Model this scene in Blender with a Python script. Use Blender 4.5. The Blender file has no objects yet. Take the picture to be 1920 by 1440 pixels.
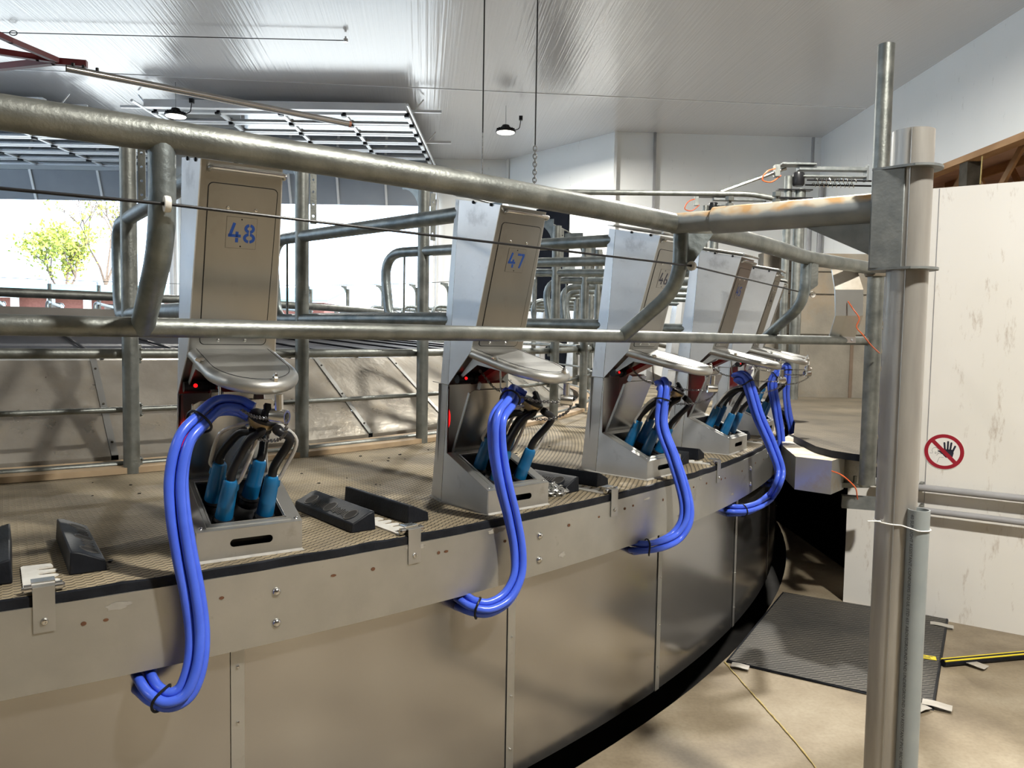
import bpy, bmesh, math, random
from mathutils import Vector, Matrix
from mathutils.geometry import tessellate_polygon
import numpy as np
random.seed(7)
S = bpy.context.scene
COL = S.collection
PI = math.pi

# ---------------------------------------------------------------- camera
FPX = 1461.092; PITCH = 0.061; ROLL = 0.0166
EYE = 1.65
cam_d = bpy.data.cameras.new('camera')
cam = bpy.data.objects.new('camera', cam_d); COL.objects.link(cam)
cam_d.sensor_fit = 'HORIZONTAL'; cam_d.sensor_width = 36.0
cam_d.lens = 36.0 * FPX / 1920.0
cam_d.clip_start = 0.02; cam_d.clip_end = 400
cam.matrix_world = (Matrix.Translation((0, 0, EYE)) @ Matrix.Rotation(PI / 2 - PITCH, 4, 'X')
                    @ Matrix.Rotation(ROLL, 4, 'Z'))
S.camera = cam
# ---------------------------------------------------------------- view, world, sun
S.view_settings.view_transform = 'Standard'
S.view_settings.look = 'None'
S.view_settings.exposure = 0.0
S.view_settings.gamma = 1.0
S.view_settings.use_curve_mapping = False
W = bpy.data.worlds.new('sky'); S.world = W; W.use_nodes = True
W.node_tree.nodes['Background'].inputs[0].default_value = (0.60, 0.78, 1.0, 1)
W.node_tree.nodes['Background'].inputs[1].default_value = 6.0
sun_d = bpy.data.lights.new('sun', 'SUN'); sun_d.energy = 13.0; sun_d.angle = 0.01
sun_d.color = (1.0, 0.93, 0.82)
sun = bpy.data.objects.new('sun', sun_d); COL.objects.link(sun)
sun.rotation_euler = (math.radians(48), 0, math.radians(38))
LAMP_W = 330.0          # watts of each high bay lamp
LAMP_COL = (1.0, 0.965, 0.885)
S.cycles.max_bounces = 8; S.cycles.diffuse_bounces = 4; S.cycles.glossy_bounces = 4
S.cycles.transparent_max_bounces = 8
S.cycles.sample_clamp_indirect = 6.0
S.cycles.caustics_reflective = False; S.cycles.caustics_refractive = False

# ---------------------------------------------------------------- survey of the place (metres, floor at z = 0)
CX, CY = -5.6378, 8.6411      # centre of the rotary platform
R = 8.1898; RS = 8.1453; RC = 8.2377; RP = 6.55
D0 = 0.991; MT = 1.018        # steel deck, top of the rubber mat
DTH = .1233; THT = -.9223; THJ = -.9278; THB = -.9161; THP = -.9217; THC = -.9845; YAW = -.0578
HF = .2105
N = 51

def ray(x, y):
    cr, sr = math.cos(ROLL), math.sin(ROLL); a = x - 960; b = y - 720
    X = a * cr + b * sr; Y = -a * sr + b * cr
    cp, sp = math.cos(PITCH), math.sin(PITCH)
    return Vector((X / FPX, cp - (Y / FPX) * sp, -sp - (Y / FPX) * cp))
CAMP = Vector((0, 0, EYE))
def atz(x, y, z): d = ray(x, y); return CAMP + d * ((z - EYE) / d.z)
def aty(x, y, Y): d = ray(x, y); return CAMP + d * (Y / d.y)
def atp(x, y, P0, n): d = ray(x, y); return CAMP + d * ((Vector(P0) - CAMP).dot(n) / d.dot(n))
def atr(x, y, r):
    d = ray(x, y); ox, oy = -CX, -CY
    a = d.x ** 2 + d.y ** 2; b = 2 * (ox * d.x + oy * d.y); c = ox * ox + oy * oy - r * r
    q = max(b * b - 4 * a * c, 0)
    return CAMP + d * ((-b - math.sqrt(q)) / 2 / a)
def pol(r, th, z): return Vector((CX + r * math.cos(th), CY + r * math.sin(th), z))
def arc(r, t0, t1, z, n): return [pol(r, t0 + (t1 - t0) * i / n, z) for i in range(n + 1)]

# ---------------------------------------------------------------- materials
def newmat(name):
    m = bpy.data.materials.new(name); m.use_nodes = True
    nt = m.node_tree; b = nt.nodes['Principled BSDF']
    return m, nt, b
def nd(nt, t, **kw):
    n = nt.nodes.new(t)
    for k, v in kw.items():
        if k.startswith('i_'): n.inputs[k[2:].replace('_', ' ')].default_value = v
        else: setattr(n, k, v)
    return n
def lk(nt, a, b): nt.links.new(a, b)
def ramp(nt, fac, stops):
    r = nt.nodes.new('ShaderNodeValToRGB'); e = r.color_ramp.elements
    while len(e) < len(stops): e.new(0.5)
    for i, (p, c) in enumerate(stops):
        e[i].position = p; e[i].color = (*c, 1) if len(c) == 3 else c
    lk(nt, fac, r.inputs[0]); return r
def surf(name, c1, c2=None, rough=.5, metal=0., scale=6., bump=0., bscale=60., stretch=(1, 1, 1), spec=.5,
         detail=5, rvar=0., dirt=None, dscale=3., dlo=.55, dhi=.75, coat=0.):
    m, nt, b = newmat(name)
    tc = nd(nt, 'ShaderNodeTexCoord'); mp = nd(nt, 'ShaderNodeMapping'); mp.inputs['Scale'].default_value = stretch
    lk(nt, tc.outputs['Object'], mp.inputs[0])
    b.inputs['Roughness'].default_value = rough; b.inputs['Metallic'].default_value = metal
    b.inputs['Specular IOR Level'].default_value = spec; b.inputs['Coat Weight'].default_value = coat
    if c2 is None: c2 = tuple(min(1, v * 1.12) for v in c1); 
    n = nd(nt, 'ShaderNodeTexNoise'); n.inputs['Scale'].default_value = scale; n.inputs['Detail'].default_value = detail
    lk(nt, mp.outputs[0], n.inputs['Vector'])
    r = ramp(nt, n.outputs[0], [(.32, c1), (.68, c2)]); out = r.outputs[0]
    if dirt:
        n2 = nd(nt, 'ShaderNodeTexNoise'); n2.inputs['Scale'].default_value = dscale; n2.inputs['Detail'].default_value = 8
        n2.inputs['Roughness'].default_value = .65
        lk(nt, tc.outputs['Object'], n2.inputs['Vector'])
        r2 = ramp(nt, n2.outputs[0], [(dlo, (0, 0, 0)), (dhi, (1, 1, 1))])
        mx = nd(nt, 'ShaderNodeMixRGB'); lk(nt, r2.outputs[0], mx.inputs[0]); lk(nt, out, mx.inputs[1]); mx.inputs[2].default_value = (*dirt, 1)
        out = mx.outputs[0]
    lk(nt, out, b.inputs['Base Color'])
    if rvar:
        mr = nd(nt, 'ShaderNodeMapRange'); mr.inputs['To Min'].default_value = rough - rvar; mr.inputs['To Max'].default_value = rough + rvar
        lk(nt, n.outputs[0], mr.inputs[0]); lk(nt, mr.outputs[0], b.inputs['Roughness'])
    if bump:
        n3 = nd(nt, 'ShaderNodeTexNoise'); n3.inputs['Scale'].default_value = bscale; n3.inputs['Detail'].default_value = 3
        lk(nt, mp.outputs[0], n3.inputs['Vector'])
        bp = nd(nt, 'ShaderNodeBump'); bp.inputs['Strength'].default_value = bump; bp.inputs['Distance'].default_value = .01
        lk(nt, n3.outputs[0], bp.inputs['Height']); lk(nt, bp.outputs[0], b.inputs['Normal'])
    return m
def glow(name, c, s):
    m, nt, b = newmat(name); b.inputs['Base Color'].default_value = (*c, 1)
    b.inputs['Emission Color'].default_value = (*c, 1); b.inputs['Emission Strength'].default_value = s; return m

M = {}
M['galv'] = surf('galvanised_steel', (.155, .165, .155), (.26, .27, .25), rough=.46, metal=.78, scale=14, bump=.12, bscale=90, rvar=.08)
M['galv_blue'] = surf('galvanised_tube', (.155, .18, .185), (.27, .30, .30), rough=.42, metal=.75, scale=18, bump=.14, bscale=60, rvar=.08)
M['steel'] = surf('stainless_steel', (.42, .42, .405), (.52, .52, .50), rough=.41, metal=.88, scale=5, bump=.03, bscale=120, rvar=.06,
                  dirt=(.30, .27, .23), dscale=7, dlo=.60, dhi=.82)
M['steel_front'] = surf('shaded_front_stainless', (.31, .305, .29), (.39, .385, .365), rough=.30, metal=.97, scale=3, stretch=(1, 1, .4), bump=.02, bscale=60, rvar=.05,
                  dirt=(.24, .22, .19), dscale=5, dlo=.58, dhi=.85)  # shade on the tower fronts put into a darker base colour
M['steel_side'] = surf('brushed_stainless_sheet', (.56, .57, .58), (.64, .65, .66), rough=.42, metal=.8, scale=6, bump=.03, bscale=90,
                       dirt=(.34, .34, .35), dscale=9, dlo=.58, dhi=.80)
M['steel_dark'] = surf('smooth_stainless_plate', (.40, .40, .39), (.48, .47, .46), rough=.24, metal=.9, scale=4, bump=.01, bscale=40)
M['fascia'] = surf('weathered_stainless_band', (.40, .395, .37), (.48, .475, .445), rough=.38, metal=.8, scale=5, bump=.03, bscale=80,
                   dirt=(.24, .21, .17), dscale=5, dlo=.64, dhi=.80)
M['skirt'] = surf('smooth_skirt_sheet', (.42, .41, .40), (.47, .46, .45), rough=.19, metal=.92, scale=1.2, bump=.015, bscale=6, rvar=.05)
M['cone'] = surf('scuffed_stainless_sheet', (.44, .40, .34), (.60, .56, .49), rough=.30, metal=.72, scale=5, bump=.25, bscale=28, rvar=.10,
                 dirt=(.50, .44, .35), dscale=6, dlo=.5, dhi=.72)
M['drum'] = surf('drum_sheet', (.19, .175, .16), (.25, .235, .215), rough=.4, metal=.5, scale=3)
M['slat'] = surf('dark_drum_lid', (.035, .04, .055), (.05, .055, .07), rough=.6, metal=.0, scale=3)
M['chrome'] = surf('polished_steel', (.62, .62, .60), (.70, .69, .67), rough=.2, metal=1., scale=9)
M['alu'] = surf('aluminium_profile', (.78, .79, .80), (.84, .85, .86), rough=.35, metal=.35, scale=3)
M['rubber'] = surf('black_rubber', (.006, .007, .010), (.012, .014, .019), rough=.5, spec=.2, scale=20, bump=.1, bscale=120, dirt=(.035, .03, .024), dscale=6, dlo=.62, dhi=.85)
M['rubber_top'] = surf('dusty_rubber', (.03, .03, .032), (.07, .062, .052), rough=.6, scale=16, bump=.1, bscale=90)
M['black'] = surf('black_plastic', (.008, .008, .009), (.015, .015, .017), rough=.34, spec=.25, scale=20)
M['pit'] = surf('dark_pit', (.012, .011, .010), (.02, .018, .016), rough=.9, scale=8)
M['white_pl'] = surf('white_plastic', (.68, .66, .60), (.80, .79, .75), rough=.42, scale=20, dirt=(.42, .33, .2), dscale=30, dlo=.62, dhi=.8)
M['zip'] = surf('nylon_tie', (.75, .74, .70), (.82, .80, .77), rough=.4)
M['blue_hose'] = surf('blue_silicone_hose', (.055, .12, .70), (.075, .155, .80), rough=.30, scale=12, spec=.45)
M['shell'] = surf('teal_blue_shell', (.004, .095, .235), (.006, .125, .30), rough=.34, scale=16)
M['clear'] = surf('clear_tube', (.36, .35, .33), (.48, .47, .45), rough=.12, scale=10, coat=.6)
M['brass'] = surf('stained_brass', (.28, .21, .11), (.42, .33, .18), rough=.3, metal=.8, scale=25)
M['chain'] = surf('zinc_chain', (.45, .45, .43), (.6, .6, .58), rough=.3, metal=.9, scale=30)
M['bchain'] = surf('tarnished_chain', (.14, .13, .12), (.30, .29, .27), rough=.35, metal=.9, scale=60)
M['redlamp'] = glow('red_lamp_lens', (1.0, .01, .012), 1.4)
M['redglow'] = surf('painted_red_glow', (.26, .006, .010), (.34, .010, .014), rough=.3, scale=8)  # lamp glow inside the towers put into red colour
M['blue_paint'] = surf('blue_stencil_paint', (.003, .035, .18), (.004, .045, .22), rough=.5)
M['black_paint'] = surf('black_stencil_paint', (.012, .014, .03), (.02, .022, .04), rough=.5)
M['red_paint'] = surf('dark_red_painted_steel', (.11, .006, .010), (.15, .010, .014), rough=.4)
M['red_sign'] = surf('red_sign_print', (.30, .008, .022), (.34, .012, .03), rough=.4)
M['white_sign'] = surf('white_sign_film', (.80, .78, .74), (.83, .81, .78), rough=.4)
M['orange'] = surf('orange_cable', (.62, .11, .03), (.72, .15, .05), rough=.45)
M['yellow'] = surf('yellow_print', (.75, .60, .02), (.82, .68, .05), rough=.5)
M['pvc'] = surf('grey_pvc', (.235, .265, .27), (.29, .315, .315), rough=.36, scale=7, dirt=(.15, .15, .15), dscale=22, dlo=.68, dhi=.76)
M['print'] = surf('black_print', (.03, .03, .035), (.04, .04, .045), rough=.5)
M['post'] = surf('grey_steel_post', (.33, .315, .29), (.44, .42, .385), rough=.40, metal=.55, scale=3.2, stretch=(6, 6, .8), bump=.03, bscale=20, rvar=.06,
                 dirt=(.20, .15, .11), dscale=9, dlo=.70, dhi=.80)
M['bracket'] = surf('galvanised_plate', (.16, .175, .18), (.25, .265, .26), rough=.5, metal=.5, scale=16, bump=.1, bscale=60)
M['conduit'] = surf('painted_conduit', (.30, .30, .31), (.36, .36, .37), rough=.35, scale=5)
M['tape'] = surf('silver_tape', (.46, .43, .38), (.56, .53, .48), rough=.35, metal=.3, scale=20)
M['rope'] = surf('straw_rope', (.45, .34, .12), (.60, .48, .22), rough=.8, scale=50)
M['wood'] = surf('truss_timber', (.30, .16, .07), (.50, .30, .15), rough=.7, scale=4, stretch=(1, .3, 1))
M['wood_dark'] = surf('dark_timber', (.035, .03, .02), (.07, .06, .045), rough=.8, scale=8)
M['roof_in'] = surf('pink_roof_lining', (.50, .33, .26), (.62, .44, .35), rough=.7, scale=3)
M['ledge'] = surf('tan_plywood_ledge', (.33, .24, .15), (.46, .34, .21), rough=.6, scale=8, stretch=(1, 1, 1))
M['weld'] = surf('dull_weld_lip', (.30, .29, .265), (.40, .385, .35), rough=.7, scale=30)
M['joint'] = surf('brown_joint', (.10, .07, .045), (.14, .10, .07), rough=.8)
M['conc_wall'] = surf('precast_concrete', (.135, .122, .098), (.22, .198, .158), rough=.8, scale=3, bump=.2, bscale=40, dirt=(.20, .14, .08), dscale=2, dlo=.5, dhi=.8)
M['teal'] = surf('pale_teal_roof', (.11, .27, .275), (.125, .29, .295), rough=.6)
M['brick'] = surf('brick_red_siding', (.15, .05, .035), (.20, .075, .055), rough=.8)
M['wtrim'] = surf('white_trim', (.7, .7, .7), (.8, .8, .8), rough=.6)
M['leaf'] = surf('spring_leaf', (.16, .19, .02), (.34, .36, .05), rough=.6, scale=2)
M['bark'] = surf('bark', (.10, .07, .05), (.16, .12, .09), rough=.9)
M['grass'] = surf('pale_yard_concrete', (.50, .47, .42), (.62, .59, .53), rough=.9)
M['guard'] = surf('bright_aluminium_sheet', (.44, .44, .42), (.54, .54, .52), rough=.33, metal=.75, scale=4, dirt=(.48, .38, .24), dscale=7, dlo=.55, dhi=.75)
M['dusty_top'] = surf('dusty_sheet_top', (.46, .38, .27), (.80, .76, .68), rough=.55, metal=.1, scale=7)
M['lamp_glass'] = glow('lamp_lens', (1.0, .93, .80), 9.0)
M['rust'] = surf('rust_spot', (.09, .035, .015), (.14, .06, .025), rough=.8, scale=60)
M['stain'] = surf('dried_splash', (.27, .25, .215), (.32, .30, .26), rough=.7, scale=30)
M['copper'] = surf('copper_end', (.50, .22, .15), (.6, .3, .2), rough=.3, metal=.7)
M['painted_dark'] = surf('painted_dark_black', (.004, .005, .008), (.006, .007, .010), rough=.9, spec=.05)  # near-black colour standing in for depths without light

# thin pane of clear plastic
m, nt, b = newmat('clear_pane'); nt.nodes.remove(b)
tr = nd(nt, 'ShaderNodeBsdfTransparent'); gl = nd(nt, 'ShaderNodeBsdfGlossy'); gl.inputs['Roughness'].default_value = .03
mx = nd(nt, 'ShaderNodeMixShader'); fr_ = nd(nt, 'ShaderNodeFresnel'); fr_.inputs['IOR'].default_value = 2.3; lk(nt, fr_.outputs[0], mx.inputs[0])
tr.inputs[0].default_value = (.93, .96, .97, 1)
lk(nt, tr.outputs[0], mx.inputs[1]); lk(nt, gl.outputs[0], mx.inputs[2]); lk(nt, mx.outputs[0], nt.nodes['Material Output'].inputs[0])
M['pane'] = m

# galvanised pipe with a coat of dried dust lying on its upper side
m, nt, b = newmat('dusty_galvanised_pipe')
tc = nd(nt, 'ShaderNodeTexCoord'); n = nd(nt, 'ShaderNodeTexNoise'); n.inputs['Scale'].default_value = 9; n.inputs['Detail'].default_value = 6
lk(nt, tc.outputs['Object'], n.inputs['Vector'])
base = ramp(nt, n.outputs[0], [(.3, (.20, .225, .24)), (.7, (.32, .34, .345))])
gm = nd(nt, 'ShaderNodeNewGeometry'); sx = nd(nt, 'ShaderNodeSeparateXYZ'); lk(nt, gm.outputs['Normal'], sx.inputs[0])
ad = nd(nt, 'ShaderNodeMath', operation='ADD'); lk(nt, sx.outputs[2], ad.inputs[0])
sc = nd(nt, 'ShaderNodeMath', operation='MULTIPLY'); sc.inputs[1].default_value = 1.3; lk(nt, n.outputs[0], sc.inputs[0]); lk(nt, sc.outputs[0], ad.inputs[1])
dr = ramp(nt, ad.outputs[0], [(0.98, (0, 0, 0)), (1.0, (1, 1, 1))]); 
ds = nd(nt, 'ShaderNodeMapRange'); ds.inputs['From Min'].default_value = .82; ds.inputs['From Max'].default_value = 1.12; lk(nt, ad.outputs[0], ds.inputs[0])
n2 = nd(nt, 'ShaderNodeTexNoise'); n2.inputs['Scale'].default_value = 14; lk(nt, tc.outputs['Object'], n2.inputs['Vector'])
dust = ramp(nt, n2.outputs[0], [(.42, (.62, .57, .46)), (.58, (.58, .36, .17))])
mx = nd(nt, 'ShaderNodeMixRGB'); lk(nt, ds.outputs[0], mx.inputs[0]); lk(nt, base.outputs[0], mx.inputs[1]); lk(nt, dust.outputs[0], mx.inputs[2])
lk(nt, mx.outputs[0], b.inputs['Base Color']); b.inputs['Metallic'].default_value = .3; b.inputs['Roughness'].default_value = .5
M['dusty'] = m

def shell_coords(nt, deg=-6.5):
    tc = nd(nt, 'ShaderNodeTexCoord'); mp = nd(nt, 'ShaderNodeMapping'); mp.inputs['Rotation'].default_value = (0, 0, math.radians(deg))
    lk(nt, tc.outputs['Object'], mp.inputs[0]); return mp.outputs[0]
# ceiling : glossy white ribbed liner panel, fine ribs running away from the camera
m, nt, b = newmat('glossy_white_liner'); v = shell_coords(nt, -6.5)
b.inputs['Base Color'].default_value = (.61, .61, .625, 1); b.inputs['Roughness'].default_value = .09; b.inputs['Specular IOR Level'].default_value = .8
mp = nd(nt, 'ShaderNodeMapping'); mp.inputs['Scale'].default_value = (14, .10, 1); lk(nt, v, mp.inputs[0])
n = nd(nt, 'ShaderNodeTexNoise'); n.inputs['Scale'].default_value = 2.2; n.inputs['Detail'].default_value = 6; lk(nt, mp.outputs[0], n.inputs['Vector'])
bp = nd(nt, 'ShaderNodeBump'); bp.inputs['Strength'].default_value = .24; bp.inputs['Distance'].default_value = .02
lk(nt, n.outputs[0], bp.inputs['Height']); lk(nt, bp.outputs[0], b.inputs['Normal'])
M['ceiling'] = m
# white wall panel, faint vertical ribs and scuffs
def wall_mat(name, c, c2, dirt, rough=.35, dlo=.62, dhi=.74, dscale=5):
    m, nt, b = newmat(name); tc = nd(nt, 'ShaderNodeTexCoord')
    n = nd(nt, 'ShaderNodeTexNoise'); n.inputs['Scale'].default_value = 1.5; lk(nt, tc.outputs['Object'], n.inputs['Vector'])
    r = ramp(nt, n.outputs[0], [(.3, c), (.7, c2)])
    mp = nd(nt, 'ShaderNodeMapping'); mp.inputs['Scale'].default_value = (1, 1, .25); lk(nt, tc.outputs['Object'], mp.inputs[0])
    n2 = nd(nt, 'ShaderNodeTexNoise'); n2.inputs['Scale'].default_value = dscale * 3; n2.inputs['Detail'].default_value = 9; n2.inputs['Roughness'].default_value = .75
    lk(nt, mp.outputs[0], n2.inputs['Vector'])
    r2 = ramp(nt, n2.outputs[0], [(dlo, (0, 0, 0)), (dhi, (1, 1, 1))])
    mx = nd(nt, 'ShaderNodeMixRGB'); lk(nt, r2.outputs[0], mx.inputs[0]); lk(nt, r.outputs[0], mx.inputs[1]); mx.inputs[2].default_value = (*dirt, 1)
    lk(nt, mx.outputs[0], b.inputs['Base Color']); b.inputs['Roughness'].default_value = rough
    return m
M['wall'] = wall_mat('white_wall_panel', (.86, .88, .87), (.89, .90, .89), (.52, .52, .50), rough=.25)
M['wall_low'] = wall_mat('scuffed_white_panel', (.80, .78, .73), (.84, .82, .78), (.50, .43, .36), rough=.38, dlo=.575, dhi=.72)
M['door_grey'] = surf('blue_grey_door_sheet', (.27, .30, .34), (.31, .34, .38), rough=.4, scale=2)

# concrete floor
m, nt, b = newmat('sealed_concrete'); tc = nd(nt, 'ShaderNodeTexCoord')
n = nd(nt, 'ShaderNodeTexNoise'); n.inputs['Scale'].default_value = 1.6; n.inputs['Detail'].default_value = 8; n.inputs['Roughness'].default_value = .6
lk(nt, tc.outputs['Object'], n.inputs['Vector'])
r = ramp(nt, n.outputs[0], [(.30, (.15, .115, .075)), (.50, (.29, .235, .16)), (.72, (.42, .36, .265))])
n2 = nd(nt, 'ShaderNodeTexNoise'); n2.inputs['Scale'].default_value = 60; n2.inputs['Detail'].default_value = 4; lk(nt, tc.outputs['Object'], n2.inputs['Vector'])
mx = nd(nt, 'ShaderNodeMixRGB', blend_type='MULTIPLY'); mx.inputs[0].default_value = .35
r2 = ramp(nt, n2.outputs[0], [(.3, (.6, .58, .55)), (.6, (1, 1, 1))]); lk(nt, r.outputs[0], mx.inputs[1]); lk(nt, r2.outputs[0], mx.inputs[2])
lk(nt, mx.outputs[0], b.inputs['Base Color']); b.inputs['Roughness'].default_value = .5
bp = nd(nt, 'ShaderNodeBump'); bp.inputs['Strength'].default_value = .15; bp.inputs['Distance'].default_value = .004; lk(nt, n2.outputs[0], bp.inputs['Height']); lk(nt, bp.outputs[0], b.inputs['Normal'])
M['concrete'] = m

def mat_pattern(name, du, dv, groove, top, top2, polar=True, rough=.7, bow=.55):
    """moulded rubber matting: staggered rows of short bowed ridges, the grooves between them dark"""
    m, nt, b = newmat(name); tc = nd(nt, 'ShaderNodeTexCoord'); sp = nd(nt, 'ShaderNodeSeparateXYZ'); lk(nt, tc.outputs['Object'], sp.inputs[0])
    def mth(op, a, bb=None, c=None):
        q = nd(nt, 'ShaderNodeMath', operation=op)
        for i, s in enumerate((a, bb, c)):
            if s is None: continue
            if isinstance(s, (int, float)): q.inputs[i].default_value = s
            else: lk(nt, s, q.inputs[i])
        return q.outputs[0]
    if polar:
        th = mth('ARCTAN2', sp.outputs[1], sp.outputs[0]); uu = mth('MULTIPLY', th, 7.4 / du)
        rr = mth('SQRT', mth('ADD', mth('MULTIPLY', sp.outputs[0], sp.outputs[0]), mth('MULTIPLY', sp.outputs[1], sp.outputs[1]))); vv = mth('MULTIPLY', rr, 1 / dv)
    else:
        uu = mth('MULTIPLY', sp.outputs[0], 1 / du); vv = mth('MULTIPLY', sp.outputs[1], 1 / dv)
    col = mth('FLOOR', uu); fu = mth('SUBTRACT', mth('FRACT', uu), .5)
    odd = mth('MULTIPLY', mth('MODULO', mth('ABSOLUTE', col), 2), .5)
    v2 = mth('ADD', mth('ADD', vv, odd), mth('ADD', mth('MULTIPLY', mth('MULTIPLY', fu, fu), bow * 2), mth('MULTIPLY', fu, bow * .5)))
    fv = mth('FRACT', v2)
    dgr = mth('ABSOLUTE', mth('SUBTRACT', fv, .5))              # .5 at groove
    g = nd(nt, 'ShaderNodeMapRange'); g.inputs['From Min'].default_value = .5 - groove; g.inputs['From Max'].default_value = .5 - groove * .35
    g.inputs['To Min'].default_value = 1; g.inputs['To Max'].default_value = 0; lk(nt, dgr, g.inputs[0])
    ed = mth('ABSOLUTE', fu); e = nd(nt, 'ShaderNodeMapRange'); e.inputs['From Min'].default_value = .40; e.inputs['From Max'].default_value = .5
    e.inputs['To Min'].default_value = 0; e.inputs['To Max'].default_value = .75; lk(nt, ed, e.inputs[0])
    h = mth('MAXIMUM', g.outputs[0], e.outputs[0])
    slope = mth('MULTIPLY', fv, .55); hh = mth('MULTIPLY', h, mth('ADD', slope, .45))
    n = nd(nt, 'ShaderNodeTexNoise'); n.inputs['Scale'].default_value = 2.6; n.inputs['Detail'].default_value = 7; lk(nt, tc.outputs['Object'], n.inputs['Vector'])
    r = ramp(nt, n.outputs[0], [(.33, top), (.66, top2)])
    mx = nd(nt, 'ShaderNodeMixRGB'); lk(nt, h, mx.inputs[0]); mx.inputs[1].default_value = (top[0] * .10, top[1] * .10, top[2] * .11, 1); lk(nt, r.outputs[0], mx.inputs[2])
    lk(nt, mx.outputs[0], b.inputs['Base Color']); b.inputs['Roughness'].default_value = rough
    bp = nd(nt, 'ShaderNodeBump'); bp.inputs['Strength'].default_value = .8; bp.inputs['Distance'].default_value = .004
    lk(nt, hh, bp.inputs['Height']); lk(nt, bp.outputs[0], b.inputs['Normal'])
    return m
M['deck_mat'] = mat_pattern('tan_moulded_rubber_mat', .020, .022, .15, (.125, .100, .062), (.33, .27, .175))
M['bridge_mat'] = mat_pattern('brown_moulded_rubber_mat', .05, .035, .17, (.070, .057, .038), (.135, .110, .074), polar=False)
M['floor_mat'] = mat_pattern('black_anti_fatigue_mat', .045, .028, .2, (.055, .052, .047), (.105, .095, .08), polar=False, bow=.1)

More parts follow.
